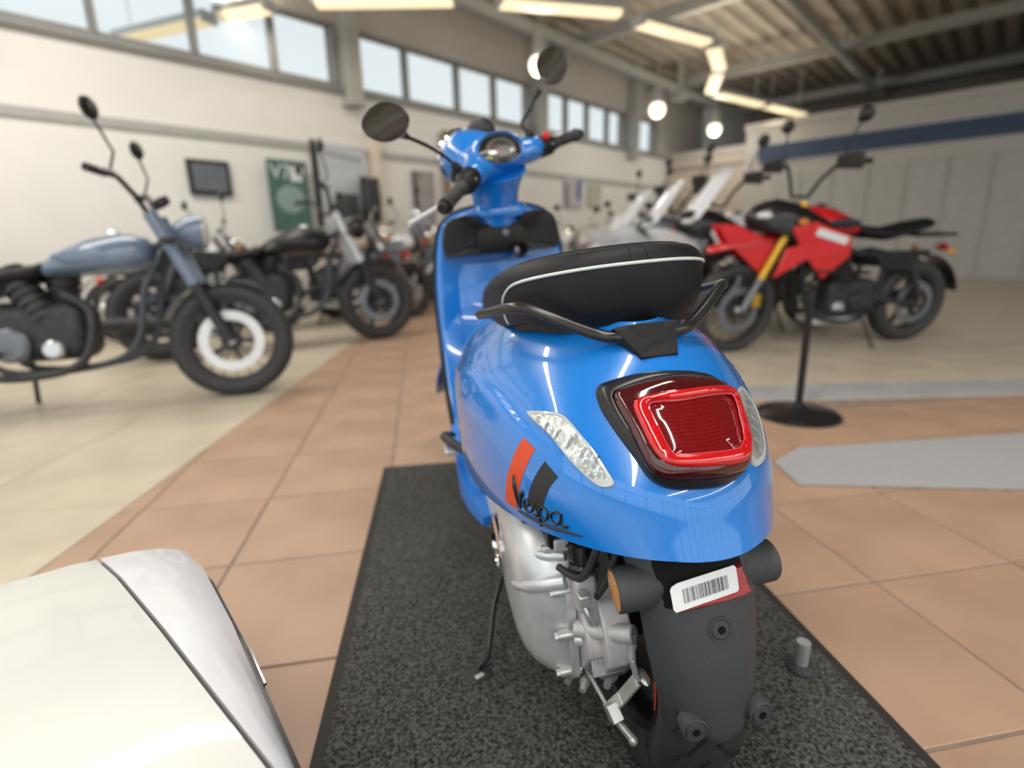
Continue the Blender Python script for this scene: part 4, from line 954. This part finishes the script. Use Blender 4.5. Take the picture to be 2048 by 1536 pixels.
    for i, j in ((0, 1), (-1, -2)):
        B().cyl(bp[i], bp[i].lerp(bp[j], .62), .019, n=12).done('grip', RUB, hb)
        q = bp[i].lerp(bp[j], .75); B().tube([q, q+V((0, 0, .10))+fdir*.03, q+V((0, 0, .20))+(q-bb).normalized()*.06], .006, 6).done('mirror_stem', BLKP, hb)
        qq = q+V((0, 0, .23))+(q-bb).normalized()*.08
        B().ell(qq, (.025, .075, .048)).done('mirror', BLKP, hb)
        B().tube([bp[i].lerp(bp[j], .8)+fdir*.02, bp[i].lerp(bp[j], .5)+fdir*.05, bp[i].lerp(bp[j], .05)+fdir*.05], .006, 6).done('hand_lever', STEEL, hb)
        if adv: B().loft([[bp[i].lerp(bp[j], .3)+fdir*(.08+.02*k)+V((0, 0, z_))+ax*y_ for y_, z_ in ((-.11, -.04), (.11, -.05), (.11, .05), (-.11, .045))] for k in (0, 1)], True).done('hand_guard', BLKP, hb, bev=.01)
    # head lamp, dials, fairing
    if not adv:
        lp = hp+fdir*.13+V((0, 0, .04))
        B().lathe([(.0001, -.10), (.05, -.09), (.085, -.03), (.092, .03), (.088, .05)], lp, fdir, 24).done('headlamp_shell', col2 if cru else CHR, m)
        B().lathe([(.088, .048), (.06, .062), (.0001, .068)], lp, fdir, 24).done('headlamp', mat('headlamp_glass', (.75, .76, .76), .15, coat=1), m)
        B().lathe([(.001, 0), (.045, 0), (.048, .03), (.001, .035)], bb+fdir*.06+V((0, 0, .06)), (-.5*fdir+V((0, 0, .85))), 16).done('dial', BLKM, m)
    else:
        fa = []
        for t, w_, z0, z1 in ((.34, .03, -.02, .03), (.28, .10, -.07, .09), (.15, .16, -.12, .13), (-.02, .19, -.18, .10), (-.22, .21, -.26, .0), (-.34, .20, -.24, -.10)):
            q = hp+V((t, 0, 0)); fa.append([q+V((0, w_*y_, (z0+(z1-z0)*zz_))) for y_, zz_ in ((-1, .1), (-1.0, .5), (-.75, .9), (-.3, 1), (.3, 1), (.75, .9), (1, .5), (1, .1), (.5, 0), (-.5, 0))])
        B().loft(fa, True).done('fairing', col2, m, ang=50)
        for s in (1, -1):
            B().prism([(hx+.10, s*.175, hz-.06), (hx-.05, s*.205, hz-.02), (hx-.34, s*.225, hz-.12), (hx-.36, s*.215, hz-.26), (hx-.18, s*.20, hz-.42), (hx-.02, s*.175, hz-.24)], (0, s*.02, 0)).done('shroud_panel', col, m, bev=.008)
            B().ell(tuple(hp+V((.24, s*.075, .02))), (.07, .05, .03)).done('headlamp', mat('headlamp_glass', (.75, .76, .76), .15, coat=1), m)
            B().prism([(hx-.08, s*.222, hz-.06), (hx-.32, s*.236, hz-.13), (hx-.30, s*.236, hz-.18), (hx-.06, s*.222, hz-.11)], (0, s*.006, 0)).done('side_stripe', WHITEP, m)
            for q0, q1 in (((hx-.02, s*.20, .62), (hx-.08, s*.24, .34)), ((hx-.08, s*.24, .34), (.55, s*.23, .30)), ((hx-.02, s*.20, .62), (.62, s*.24, .60))):
                B().cyl(q0, q1, .013, n=8).done('crash_bar', BLKP, m)
        B().box((.66, 0, .22), (.46, .22, .06)).done('skid_plate', STEEL, m, bev=.02)
        B().box((-.05, 0, .84), (.34, .22, .025)).done('luggage_rack', BLKP, m, bev=.01)
    if screen:
        x0, z0, L_ = (hx+.26, hz+.04, .50) if adv else (hx+.18, hz+.10, .30)
        B().grid([[V((x0-.62*L_*k-.05*(y_/.17)**2, y_*(1-.22*k), z0+L_*.82*k)) for y_ in [-.17+.34*j/8 for j in range(9)]] for k in (0, .25, .5, .75, 1)]).done('windscreen', SCREEN, m, solid=.005)
    for s in (1, -1):
        for q in (hp+fdir*.04+ax*(s*.20)+V((0, 0, -.02)), V((-.14, s*.16, .72 if not cru else .60))):
            B().ell(q, (.04, .022, .022), 12, 8).done('turn_signal', AMB if not cru else BLKM, m)
        B().cyl((.52, s*.14, .32), (.52, s*.25, .32), .014, n=10).done('foot_peg', RUB, m)
    B().tube([(.50, .12, .26), (.44, .22, .03), (.45, .27, .01)], .012, 8).done('side_stand', BLKM, m)
    return m
# left row, front to back
moto('motorcycle', place(-2.80, 4.27, 64.5, 6), 'black bobber motorcycle with pale fork tubes, front wheel on the brown tiles', 'cruiser', BLKP, BLKP, 8, forkm=STEEL, discs=(-1,), discm=GREYM, scale=1.15)
moto('motorcycle', place(-3.20, 2.70, 76, 6), 'slate blue motorcycle with a large pale disc on its front wheel, on cream tiles', 'cruiser', BLUEG, BLUEG, 6, forkm=BLUEG, rimm=BLKM, discs=(-1,), discm=WHITEP, scale=1.06)
moto('motorcycle', place(-2.52, 5.75, 62, 6), 'beige retro motorcycle with brown seat parked behind the black bobber', 'retro', BEIGE, BLKP, 15, seatm=BROWN, scale=1.08)
moto('motorcycle', place(-2.15, 6.70, 62, 6), 'pale grey motorcycle with a small clear windscreen beyond the beige retro one', 'retro', WHITEP, BLUEG, 10, screen=True, scale=1.08)
moto('motorcycle', place(-1.90, 7.66, 62, 6), 'retro motorcycle with green tank and red panels partly hidden by the scooter shield', 'retro', GREENP, REDP, 20, scale=1.08)
moto('motorcycle', place(-3.80, 5.28, 42.5, 5), 'white tank motorcycle standing along the wall below the green board', 'retro', WHITEP, BLKM, 12)
moto('motorcycle', place(-5.25, 3.55, 42.5, 5), 'grey and red motorcycle standing along the pale wall under the dark framed picture', 'retro', STEEL, REDP, 12, lite=True)
# right row, nearest first
moto('motorcycle', place(3.16, 4.30, -100, 5), 'black and red adventure motorcycle with gold fork tubes, nearest of its row', 'adv', REDP, BLKP, 3, forkm=GOLD, discm=GREYM)
moto('motorcycle', place(2.90, 5.14, -100, 5), 'black and white adventure motorcycle with a tall slanted screen behind the red one', 'adv', WHITEP, BLKP, 5, forkm=GREYM, screen=True)
moto('motorcycle', place(2.78, 6.02, -100, 5), 'white and grey adventure motorcycle second of those with slanted screens', 'adv', WHITEP, GREYM, 5, screen=True)
moto('motorcycle', place(2.68, 6.92, -100, 5), 'white faired adventure motorcycle third of those with slanted screens', 'adv', WHITEP, WHITEP, 5, screen=True)
moto('motorcycle', place(1.62, 9.75, -140, 5), 'white motorcycle with brown seat standing far off in the middle', 'retro', WHITEP, BROWN, 10, seatm=BROWN)
moto('motorcycle', place(2.45, 9.0, -128, 5), 'white motorcycle with a small screen just beyond the screened row', 'retro', WHITEP, WHITEP, 10, screen=True)
moto('motorcycle', place(.62, 11.0, -150, 5), 'small white motorcycle far off beside the scooter shield', 'retro', WHITEP, WHITEP, 10)
moto('motorcycle', place(2.9, 12.0, -140, 5), 'pale silver motorcycle farthest away before the wall', 'retro', WHITEP, STEEL, 5)
# ---------------------------------------------------------------- mat, lamps, boards and small things
MATM = mat('mat_pile', (.05, .05, .052), .95, noise=.5, nscale=150, ramp=((.006, .006, .0065), (.105, .105, .10)))
ma = V((-.512, 1.945, 0)); e1 = V((-.125, .992, 0)).normalized(); r1 = V((e1.y, -e1.x, 0))
root = B(); WD, LN = 1.02, 2.4
def mq(a, b_, z=0): return ma+r1*a-e1*b_+V((0, 0, z))
mt = tag(B().prism([mq(0, 0), mq(WD, 0), mq(WD, LN), mq(0, LN)][::-1], (0, 0, .006)).done('floor_mat', mat('mat_rubber', (.020, .019, .018), .7, bump=.4, bscale=300, noise=.1), smooth=False, bev=.002), 'black and grey speckled entrance mat with a rubber edge under the blue scooter', 'mat')
i_ = .022
pl = B(); NXm, NYm = 240, 560
for a in range(NYm+1):
    pass
pile = B().grid([[mq(i_+(WD-2*i_)*j/60, i_+(LN-2*i_)*k/140, .0085+random.uniform(-.0012, .0012)) for j in range(61)] for k in range(141)]).done('pile', MATM, mt, smooth=True, fix=False)
nt = MATM.node_tree; bs = nt.nodes['Principled BSDF']
v_ = nt.nodes.new('ShaderNodeTexVoronoi'); v_.inputs['Scale'].default_value = 170; tcn = nt.nodes.new('ShaderNodeTexCoord'); nt.links.new(tcn.outputs['Object'], v_.inputs['Vector'])
bp2 = nt.nodes.new('ShaderNodeBump'); bp2.inputs['Strength'].default_value = .8; bp2.inputs['Distance'].default_value = .004; nt.links.new(v_.outputs['Distance'], bp2.inputs['Height']); nt.links.new(bp2.outputs[0], bs.inputs['Normal'])

# unidentified white panel at the bottom edge, its hidden form made up
pe = V((-.62, .785, 0)).normalized(); pn = V((-pe.y, pe.x, 0)); po = V((-.238, .444, 0))
def pq(t, a, z): return po+pe*t+pn*a+V((0, 0, z))
TS = ((-1.3, .012, 0, 0), (-.6, .012, 0, 0), (-.06, .0145, 0, 0), (0, .025, 0, 0), (.12, .048, 0, 0), (.30, .082, 0, 0), (.50, .115, -.006, .006), (.62, .125, -.02, .022))
def ramp_sec(fn, base):      # fn(w) gives the section (a, z) for the local width of the outer panel
    out_ = []
    for t, w_, dz, da in TS:
        sc_ = fn(w_); out_.append([pq(t, a+da, z+dz) for a, z in sc_]+[pq(t, sc_[-1][0]+da, base), pq(t, sc_[0][0]+da, base)])
    return out_
pth = empty('unidentified_panel', po, 'white moulded panel with a dark seam at the lower edge of the photo', 'moulding')
loc(B().loft(ramp_sec(lambda w_: [(.002, .262), (0, .285), (.0015, .305), (w_*.25, .322), (w_*.6, .334), (w_, .340)], .262), True).done('outer_panel', mat('white_gloss', (.74, .76, .80), .28, coat=.6, noise=.015), ang=35), pth)
loc(B().loft(ramp_sec(lambda w_: [(w_+.006, .340), (w_+.04, .344), (w_+.16, .346), (.42, .336), (.44, .31)], .262), True).done('inner_panel', mat('pale_grey_gloss', (.60, .63, .61), .3, coat=.5, noise=.015), ang=35), pth)
loc(B().loft(ramp_sec(lambda w_: [(w_-.004, .330), (w_+.010, .331)], .27), True).done('seam_strip', mat('seam_grey', (.10, .095, .10), .4), smooth=False), pth)
loc(B().loft(ramp_sec(lambda w_: [(-.009, .275), (.012, .277), (.42, .277), (.43, .275)], .0), True).done('base_skirt', SATIN, smooth=False), pth)
loc(B().beam(pq(.18, -.010, .277), pq(.27, -.010, .277), .004, .006).done('chrome_clip', CHR, smooth=False, bev=.001), pth)

# grey floor mat, sign stand and small foot on the right
tag(B().prism([(1.00, 1.90, .002), (.99, 1.70, .002), (2.3, 1.55, .002), (2.4, 2.15, .002), (1.16, 2.03, .002)], (0, 0, .006)).done('floor_mat', mat('grey_mat', (.36, .37, .39), .8, noise=.12, nscale=120, bump=.5), smooth=False, bev=.002), 'small pale grey mat on the brown tiles beyond the scooter tail', 'mat')
ss = empty('barrier_post', (1.385, 2.46, 0), 'black barrier post on a round base on the tiles beyond the scooter tail', 'post')
B().lathe([(.0001, 0), (.19, 0), (.19, .010), (.175, .022), (.08, .030), (.035, .045), (.02, .06), (.0001, .06)], (0, 0, 0), (0, 0, 1), 40).done('base', BLKP, ss)
B().cyl((0, 0, .03), (0, 0, .62), .017, n=14).ell((0, 0, .63), (.026, .026, .026)).done('pole', BLKP, ss)
rf = empty('stand_foot', (.548, .880, 0), 'small black and silver stand foot on the brown tiles at the picture edge', 'stand')
B().lathe([(.0001, 0), (.026, 0), (.026, .012), (.018, .020), (.010, .022), (.010, .05), (.0001, .05)], (.012, 0, 0), (0, 0, 1), 20).done('foot', RUB, rf)
B().cyl((.012, 0, .02), (.012, 0, .07), .013, n=14).done('rod', STEEL, rf)

# chain of tube lights hung below the beams
TW = mat('light_diffuser', (1.0, .80, .50), .4, emit=1.1)
HO = mat('light_housing', (.55, .57, .58), .4, metal=.2)
PTS = [[(-3.30, 7.12), (-2.62, 6.92)], [(-2.10, 6.82), (-.52, 6.86)], [(-.05, 6.95), (1.44, 7.32)], [(1.70, 7.63), (2.86, 8.38)], [(2.97, 8.50), (3.50, 9.62)], [(3.53, 9.74), (3.86, 10.98)], [(3.98, 11.10), (5.3, 12.06)], [(5.4, 12.14), (6.72, 13.1)], [(-4.9, 7.75), (-3.45, 7.2)]]
names = ['nearest the left wall above the first window', 'above the window column', 'over the scooter mirrors', 'sloping to the right of the bent run', 'at the bend of the run', 'below the bend of the run', 'receding along the far run', 'last of the far run', 'first of the run at the wall end']
for k, (a, b_) in enumerate(PTS):
    p0, p1 = V((*a, 3.5)), V((*b_, 3.5)); c_ = (p0+p1)/2; d = (p1-p0).normalized(); n = V((-d.y, d.x, 0))
    lt = empty('tube_light', c_, 'warm glowing tube light '+names[k], 'ceiling light', 'chain of hanging tube lights')
    h0, h1 = p0-c_, p1-c_
    B().loft([[q+n*y+V((0, 0, z)) for y, z in ((-.115, .0), (-.10, .085), (.10, .085), (.115, .0))] for q in (h0, h1)], True).done('housing', HO, lt, smooth=False, bev=.006)
    B().loft([[q+n*y+V((0, 0, z)) for y, z in ((-.11, .004), (-.085, -.045), (.085, -.045), (.11, .004))] for q in (h0+d*.03, h1-d*.03)], True).done('diffuser', TW, lt, smooth=False, bev=.01)
    for q in (h0+d*.02, h1-d*.02): B().box(q+V((0, 0, .02)), (.05, .22, .12), Matrix((d, n, V((0, 0, 1)))).transposed()).done('end_cap', HO, lt, smooth=False, bev=.006)
    ul = bpy.data.lights.new('fill_uplight', 'AREA'); ul.shape = 'RECTANGLE'; ul.size = d.dot(h1-h0)*.9; ul.size_y = .16; ul.energy = 9; ul.color = (1, .88, .68)  # upward fill added above each housing to brighten the ceiling deck
    uo = bpy.data.objects.new('fill_uplight', ul); C.objects.link(uo); uo.parent = lt; uo.location = (0, 0, .095); uo.rotation_euler = (pi, 0, -math.atan2(d.y, d.x))
    if k != 8:
        dl_ = ul.copy(); dl_.energy = 7; do = bpy.data.objects.new('downlight', dl_); C.objects.link(do); do.parent = lt; do.location = (0, 0, -.06); do.rotation_euler = (0, 0, math.atan2(d.y, d.x))
    for q in (h0.lerp(h1, .15), h0.lerp(h1, .85)): B().cyl(q+V((0, 0, .08)), q+V((0, 0, 1.16)), .006, n=6).done('hanger', STEELG, lt)
# globe pendants
GB = mat('globe_glow', (1.0, .93, .74), .4, emit=2.2)
for k, (x, y, nm) in enumerate(((.50, 8.33, 'behind the right-hand mirror'), (2.90, 11.11, 'above the row of screens'), (4.76, 13.17, 'before the dark recess'))):
    pl_ = empty('pendant_lamp', (x, y, 3.25), 'round glowing pendant lamp '+nm, 'pendant lamp', 'round pendant lamps')
    B().ell((0, 0, 0), (.145, .145, .14), 24, 16).done('globe', GB, pl_)
    pl2 = bpy.data.lights.new('globe_light', 'POINT'); pl2.energy = 26; pl2.color = (1, .96, .88); pl2.shadow_soft_size = .15
    po2 = bpy.data.objects.new('globe_light', pl2); C.objects.link(po2); po2.parent = pl_; po2.location = (0, 0, -.30)
    B().lathe([(.10, .10), (.105, .14), (.09, .36), (.07, .40), (.0001, .40)], (0, 0, 0), (0, 0, 1), 20).done('lamp_holder', HO, pl_)
    B().cyl((0, 0, .38), (0, 0, 1.42), .012, n=8).done('rod', STEELG, pl_)

# boards and posters along the left wall
def text(body, size, m, parent, M, ext=.002, al='CENTER'):
    c_ = bpy.data.curves.new('lettering', 'FONT'); c_.body = body; c_.size = size; c_.extrude = ext; c_.align_x = al; c_.align_y = 'CENTER'
    o = bpy.data.objects.new('lettering', c_); C.objects.link(o); c_.materials.append(m); o.parent = parent; o.matrix_parent_inverse = parent.matrix_world.inverted(); o.matrix_world = M
    dg = bpy.context.evaluated_depsgraph_get(); me = bpy.data.meshes.new_from_object(o.evaluated_get(dg))
    o2 = bpy.data.objects.new('lettering', me); C.objects.link(o2); o2.parent = parent; o2.matrix_parent_inverse = parent.matrix_world.inverted(); o2.matrix_world = M
    bpy.data.objects.remove(o); return o2
WH = mat('board_white', (.62, .68, .68), .6, noise=.04)
gbm = mat('board_green', (.065, .14, .115), .6, noise=.08, nscale=6)
def board(name, u, n, wd, z0, z1, m, label, cat, rot=0, lean=0):
    M = Matrix.Translation(W(u, n, z0)) @ Matrix((( DU.x, -DN.x, 0, 0), (DU.y, -DN.y, 0, 0), (0, 0, 1, 0), (0, 0, 0, 1))) @ Matrix.Rotation(radians(rot), 4, 'Z') @ Matrix.Rotation(radians(lean), 4, 'X')
    # local x along the wall, -y... y towards the room
    r_ = empty(name, M, label, cat)
    B().box((wd/2, 0, (z1-z0)/2), (wd, .025, z1-z0)).done('panel', m, r_, smooth=False, bev=.004)
    return r_
gbd = board('poster_board', 3.17, 6.88, .52, 1.08, 1.93, gbm, 'green advertising board with pale lettering on the pale wall', 'poster', 0, 0)
Mt = gbd.matrix_world
def face(x, z): return Mt @ Matrix.Translation((x, .014, z)) @ Matrix(((-1, 0, 0, 0), (0, 0, 1, 0), (0, 1, 0, 0), (0, 0, 0, 1)))
# seen from the room the wall runs left to right, so text runs along +x
def face(x, z): return Mt @ Matrix.Translation((x, .014, z)) @ Matrix(((1, 0, 0, 0), (0, 0, 1, 0), (0, 1, 0, 0), (0, 0, 0, 1))) 
text('V7', .24, WH, gbd, face(.16, .70), .003)
B().prism([(.29, .014, .78), (.47, .014, .77), (.44, .014, .60), (.28, .014, .60)], (0, .003, 0)).done('pale_band', WH, gbd, smooth=False)
B().ell((.26, .014, .38), (.19, .004, .17), 20, 8).done('pale_roundel', mat('board_pale_green', (.24, .34, .31), .6), gbd)
for z in (.1, .75): B().box((.26, -.06, z), (.4, .10, .04)).done('wall_bracket', GREYM, gbd)
wbd = board('poster', 3.90, 6.955, .74, 1.28, 2.20, mat('poster_pale', (.50, .54, .58), .6, noise=.06, nscale=5), 'pale blue grey poster with a grey heading hung on the wall', 'poster')
for k in range(5): B().box((.16+.11*k, .014, .80-.012*k), (.09, .004, .06)).done('heading_mark', mat('poster_grey', (.30, .32, .37), .6), wbd, smooth=False)
B().box((-.05, .0, .40), (.05, .06, 1.1)).done('hanging_rail', BLKP, wbd, smooth=False, bev=.006)
dk1 = board('leather_jacket', 4.02, 6.80, .34, 1.18, 1.56, mat('dark_cloth', (.045, .045, .05), .8, noise=.2, nscale=12), 'dark grey clothing panel hanging under the pale poster', 'clothing')
B().ell((.17, .03, .20), (.16, .07, .19)).done('folds', mat('dark_cloth', (.045, .045, .05)), dk1)
dk2 = board('leather_jacket', 4.42, 6.80, .30, 1.20, 1.80, mat('dark_cloth', (.045, .045, .05)), 'taller dark clothing panel hanging beside the pale pillar', 'clothing')
B().ell((.15, .03, .30), (.14, .07, .29)).done('folds', mat('dark_cloth', (.045, .045, .05)), dk2)
ct = board('information_board', 5.45, 6.955, .42, 1.0, 1.98, mat('board_grey', (.33, .31, .31), .6, noise=.15, nscale=5), 'grey information board on the wall beside a brown post', 'board')
B().box((.03, .01, .55), (.05, .03, .8)).done('edge_strip', BLKM, ct)
ps = empty('wooden_post', W(6.10, 6.88, 0), 'slim brown post with a dark band near the wall', 'post')
B().cyl((0, 0, 0), (0, 0, 2.60), .055, n=14).done('shaft', mat('brown_wood', (.22, .14, .10), .6, noise=.15, nscale=10), ps)
B().cyl((0, 0, 2.05), (0, 0, 2.25), .06, n=14).done('band', BLKM, ps)
b1 = board('poster', 9.35, 6.96, .62, 1.55, 2.14, mat('poster_pink', (.48, .46, .52), .6, noise=.1, nscale=4), 'small pale poster with a blue side strip on the far wall', 'poster')
B().box((.50, .014, .36), (.14, .006, .40)).done('blue_strip', mat('poster_blue', (.07, .13, .30), .6), b1, smooth=False)
B().box((.06, .014, .25), (.10, .006, .45)).done('brown_strip', mat('poster_brown', (.22, .17, .16), .6), b1, smooth=False)
b2 = board('poster', 10.2, 6.96, .5, 1.60, 2.05, mat('poster_yellowish', (.47, .48, .38), .6, noise=.1, nscale=4), 'small yellowish poster beside the blue striped one on the far wall', 'poster')
fr = board('picture_frame', 2.30, 6.96, .46, 1.48, 1.86, BLKM, 'dark framed picture on the pale wall', 'picture')
B().box((.23, .014, .19), (.36, .006, .28)).done('print', GREYM, fr, smooth=False)
# potted plant by the partition
pt = empty('potted_plant', W(12.6, 6.1, 0), 'green leafy potted plant beside the beige partition', 'plant')
B().lathe([(.0001, 0), (.16, 0), (.21, .42), (.19, .42), (.17, .38), (.0001, .38)], (0, 0, 0), (0, 0, 1), 20).done('pot', mat('pot_grey', (.35, .34, .33), .6, noise=.08), pt)
stm = B()
lf = B()
for k in range(46):
    a = random.uniform(0, 6.28); h = random.uniform(.9, 2.1); r_ = random.uniform(.05, .34)
    q = V((cos(a)*r_, sin(a)*r_, h)); o_ = V((cos(a)*.5, sin(a)*.5, random.uniform(-.25, .35))); s_ = V((-sin(a), cos(a), 0))*.05
    lf.add([q, q+o_*.25+s_, q+o_*.6+V((0, 0, -.04)), q+o_*.25-s_, q+o_*.25+V((0, 0, .02))], [(0, 1, 4), (1, 2, 4), (2, 3, 4), (3, 0, 4)])
    if k % 3 == 0: stm.tube([(0, 0, .38), (q.x*.5, q.y*.5, h*.6), tuple(q)], .01, 6)
stm.done('stems', mat('stem_brown', (.12, .09, .05), .7), pt)
lo_ = lf.done('leaves', mat('leaf_green', (.06, .10, .045), .5, noise=.3, nscale=5), pt, smooth=False); lo_['kind'] = 'stuff'
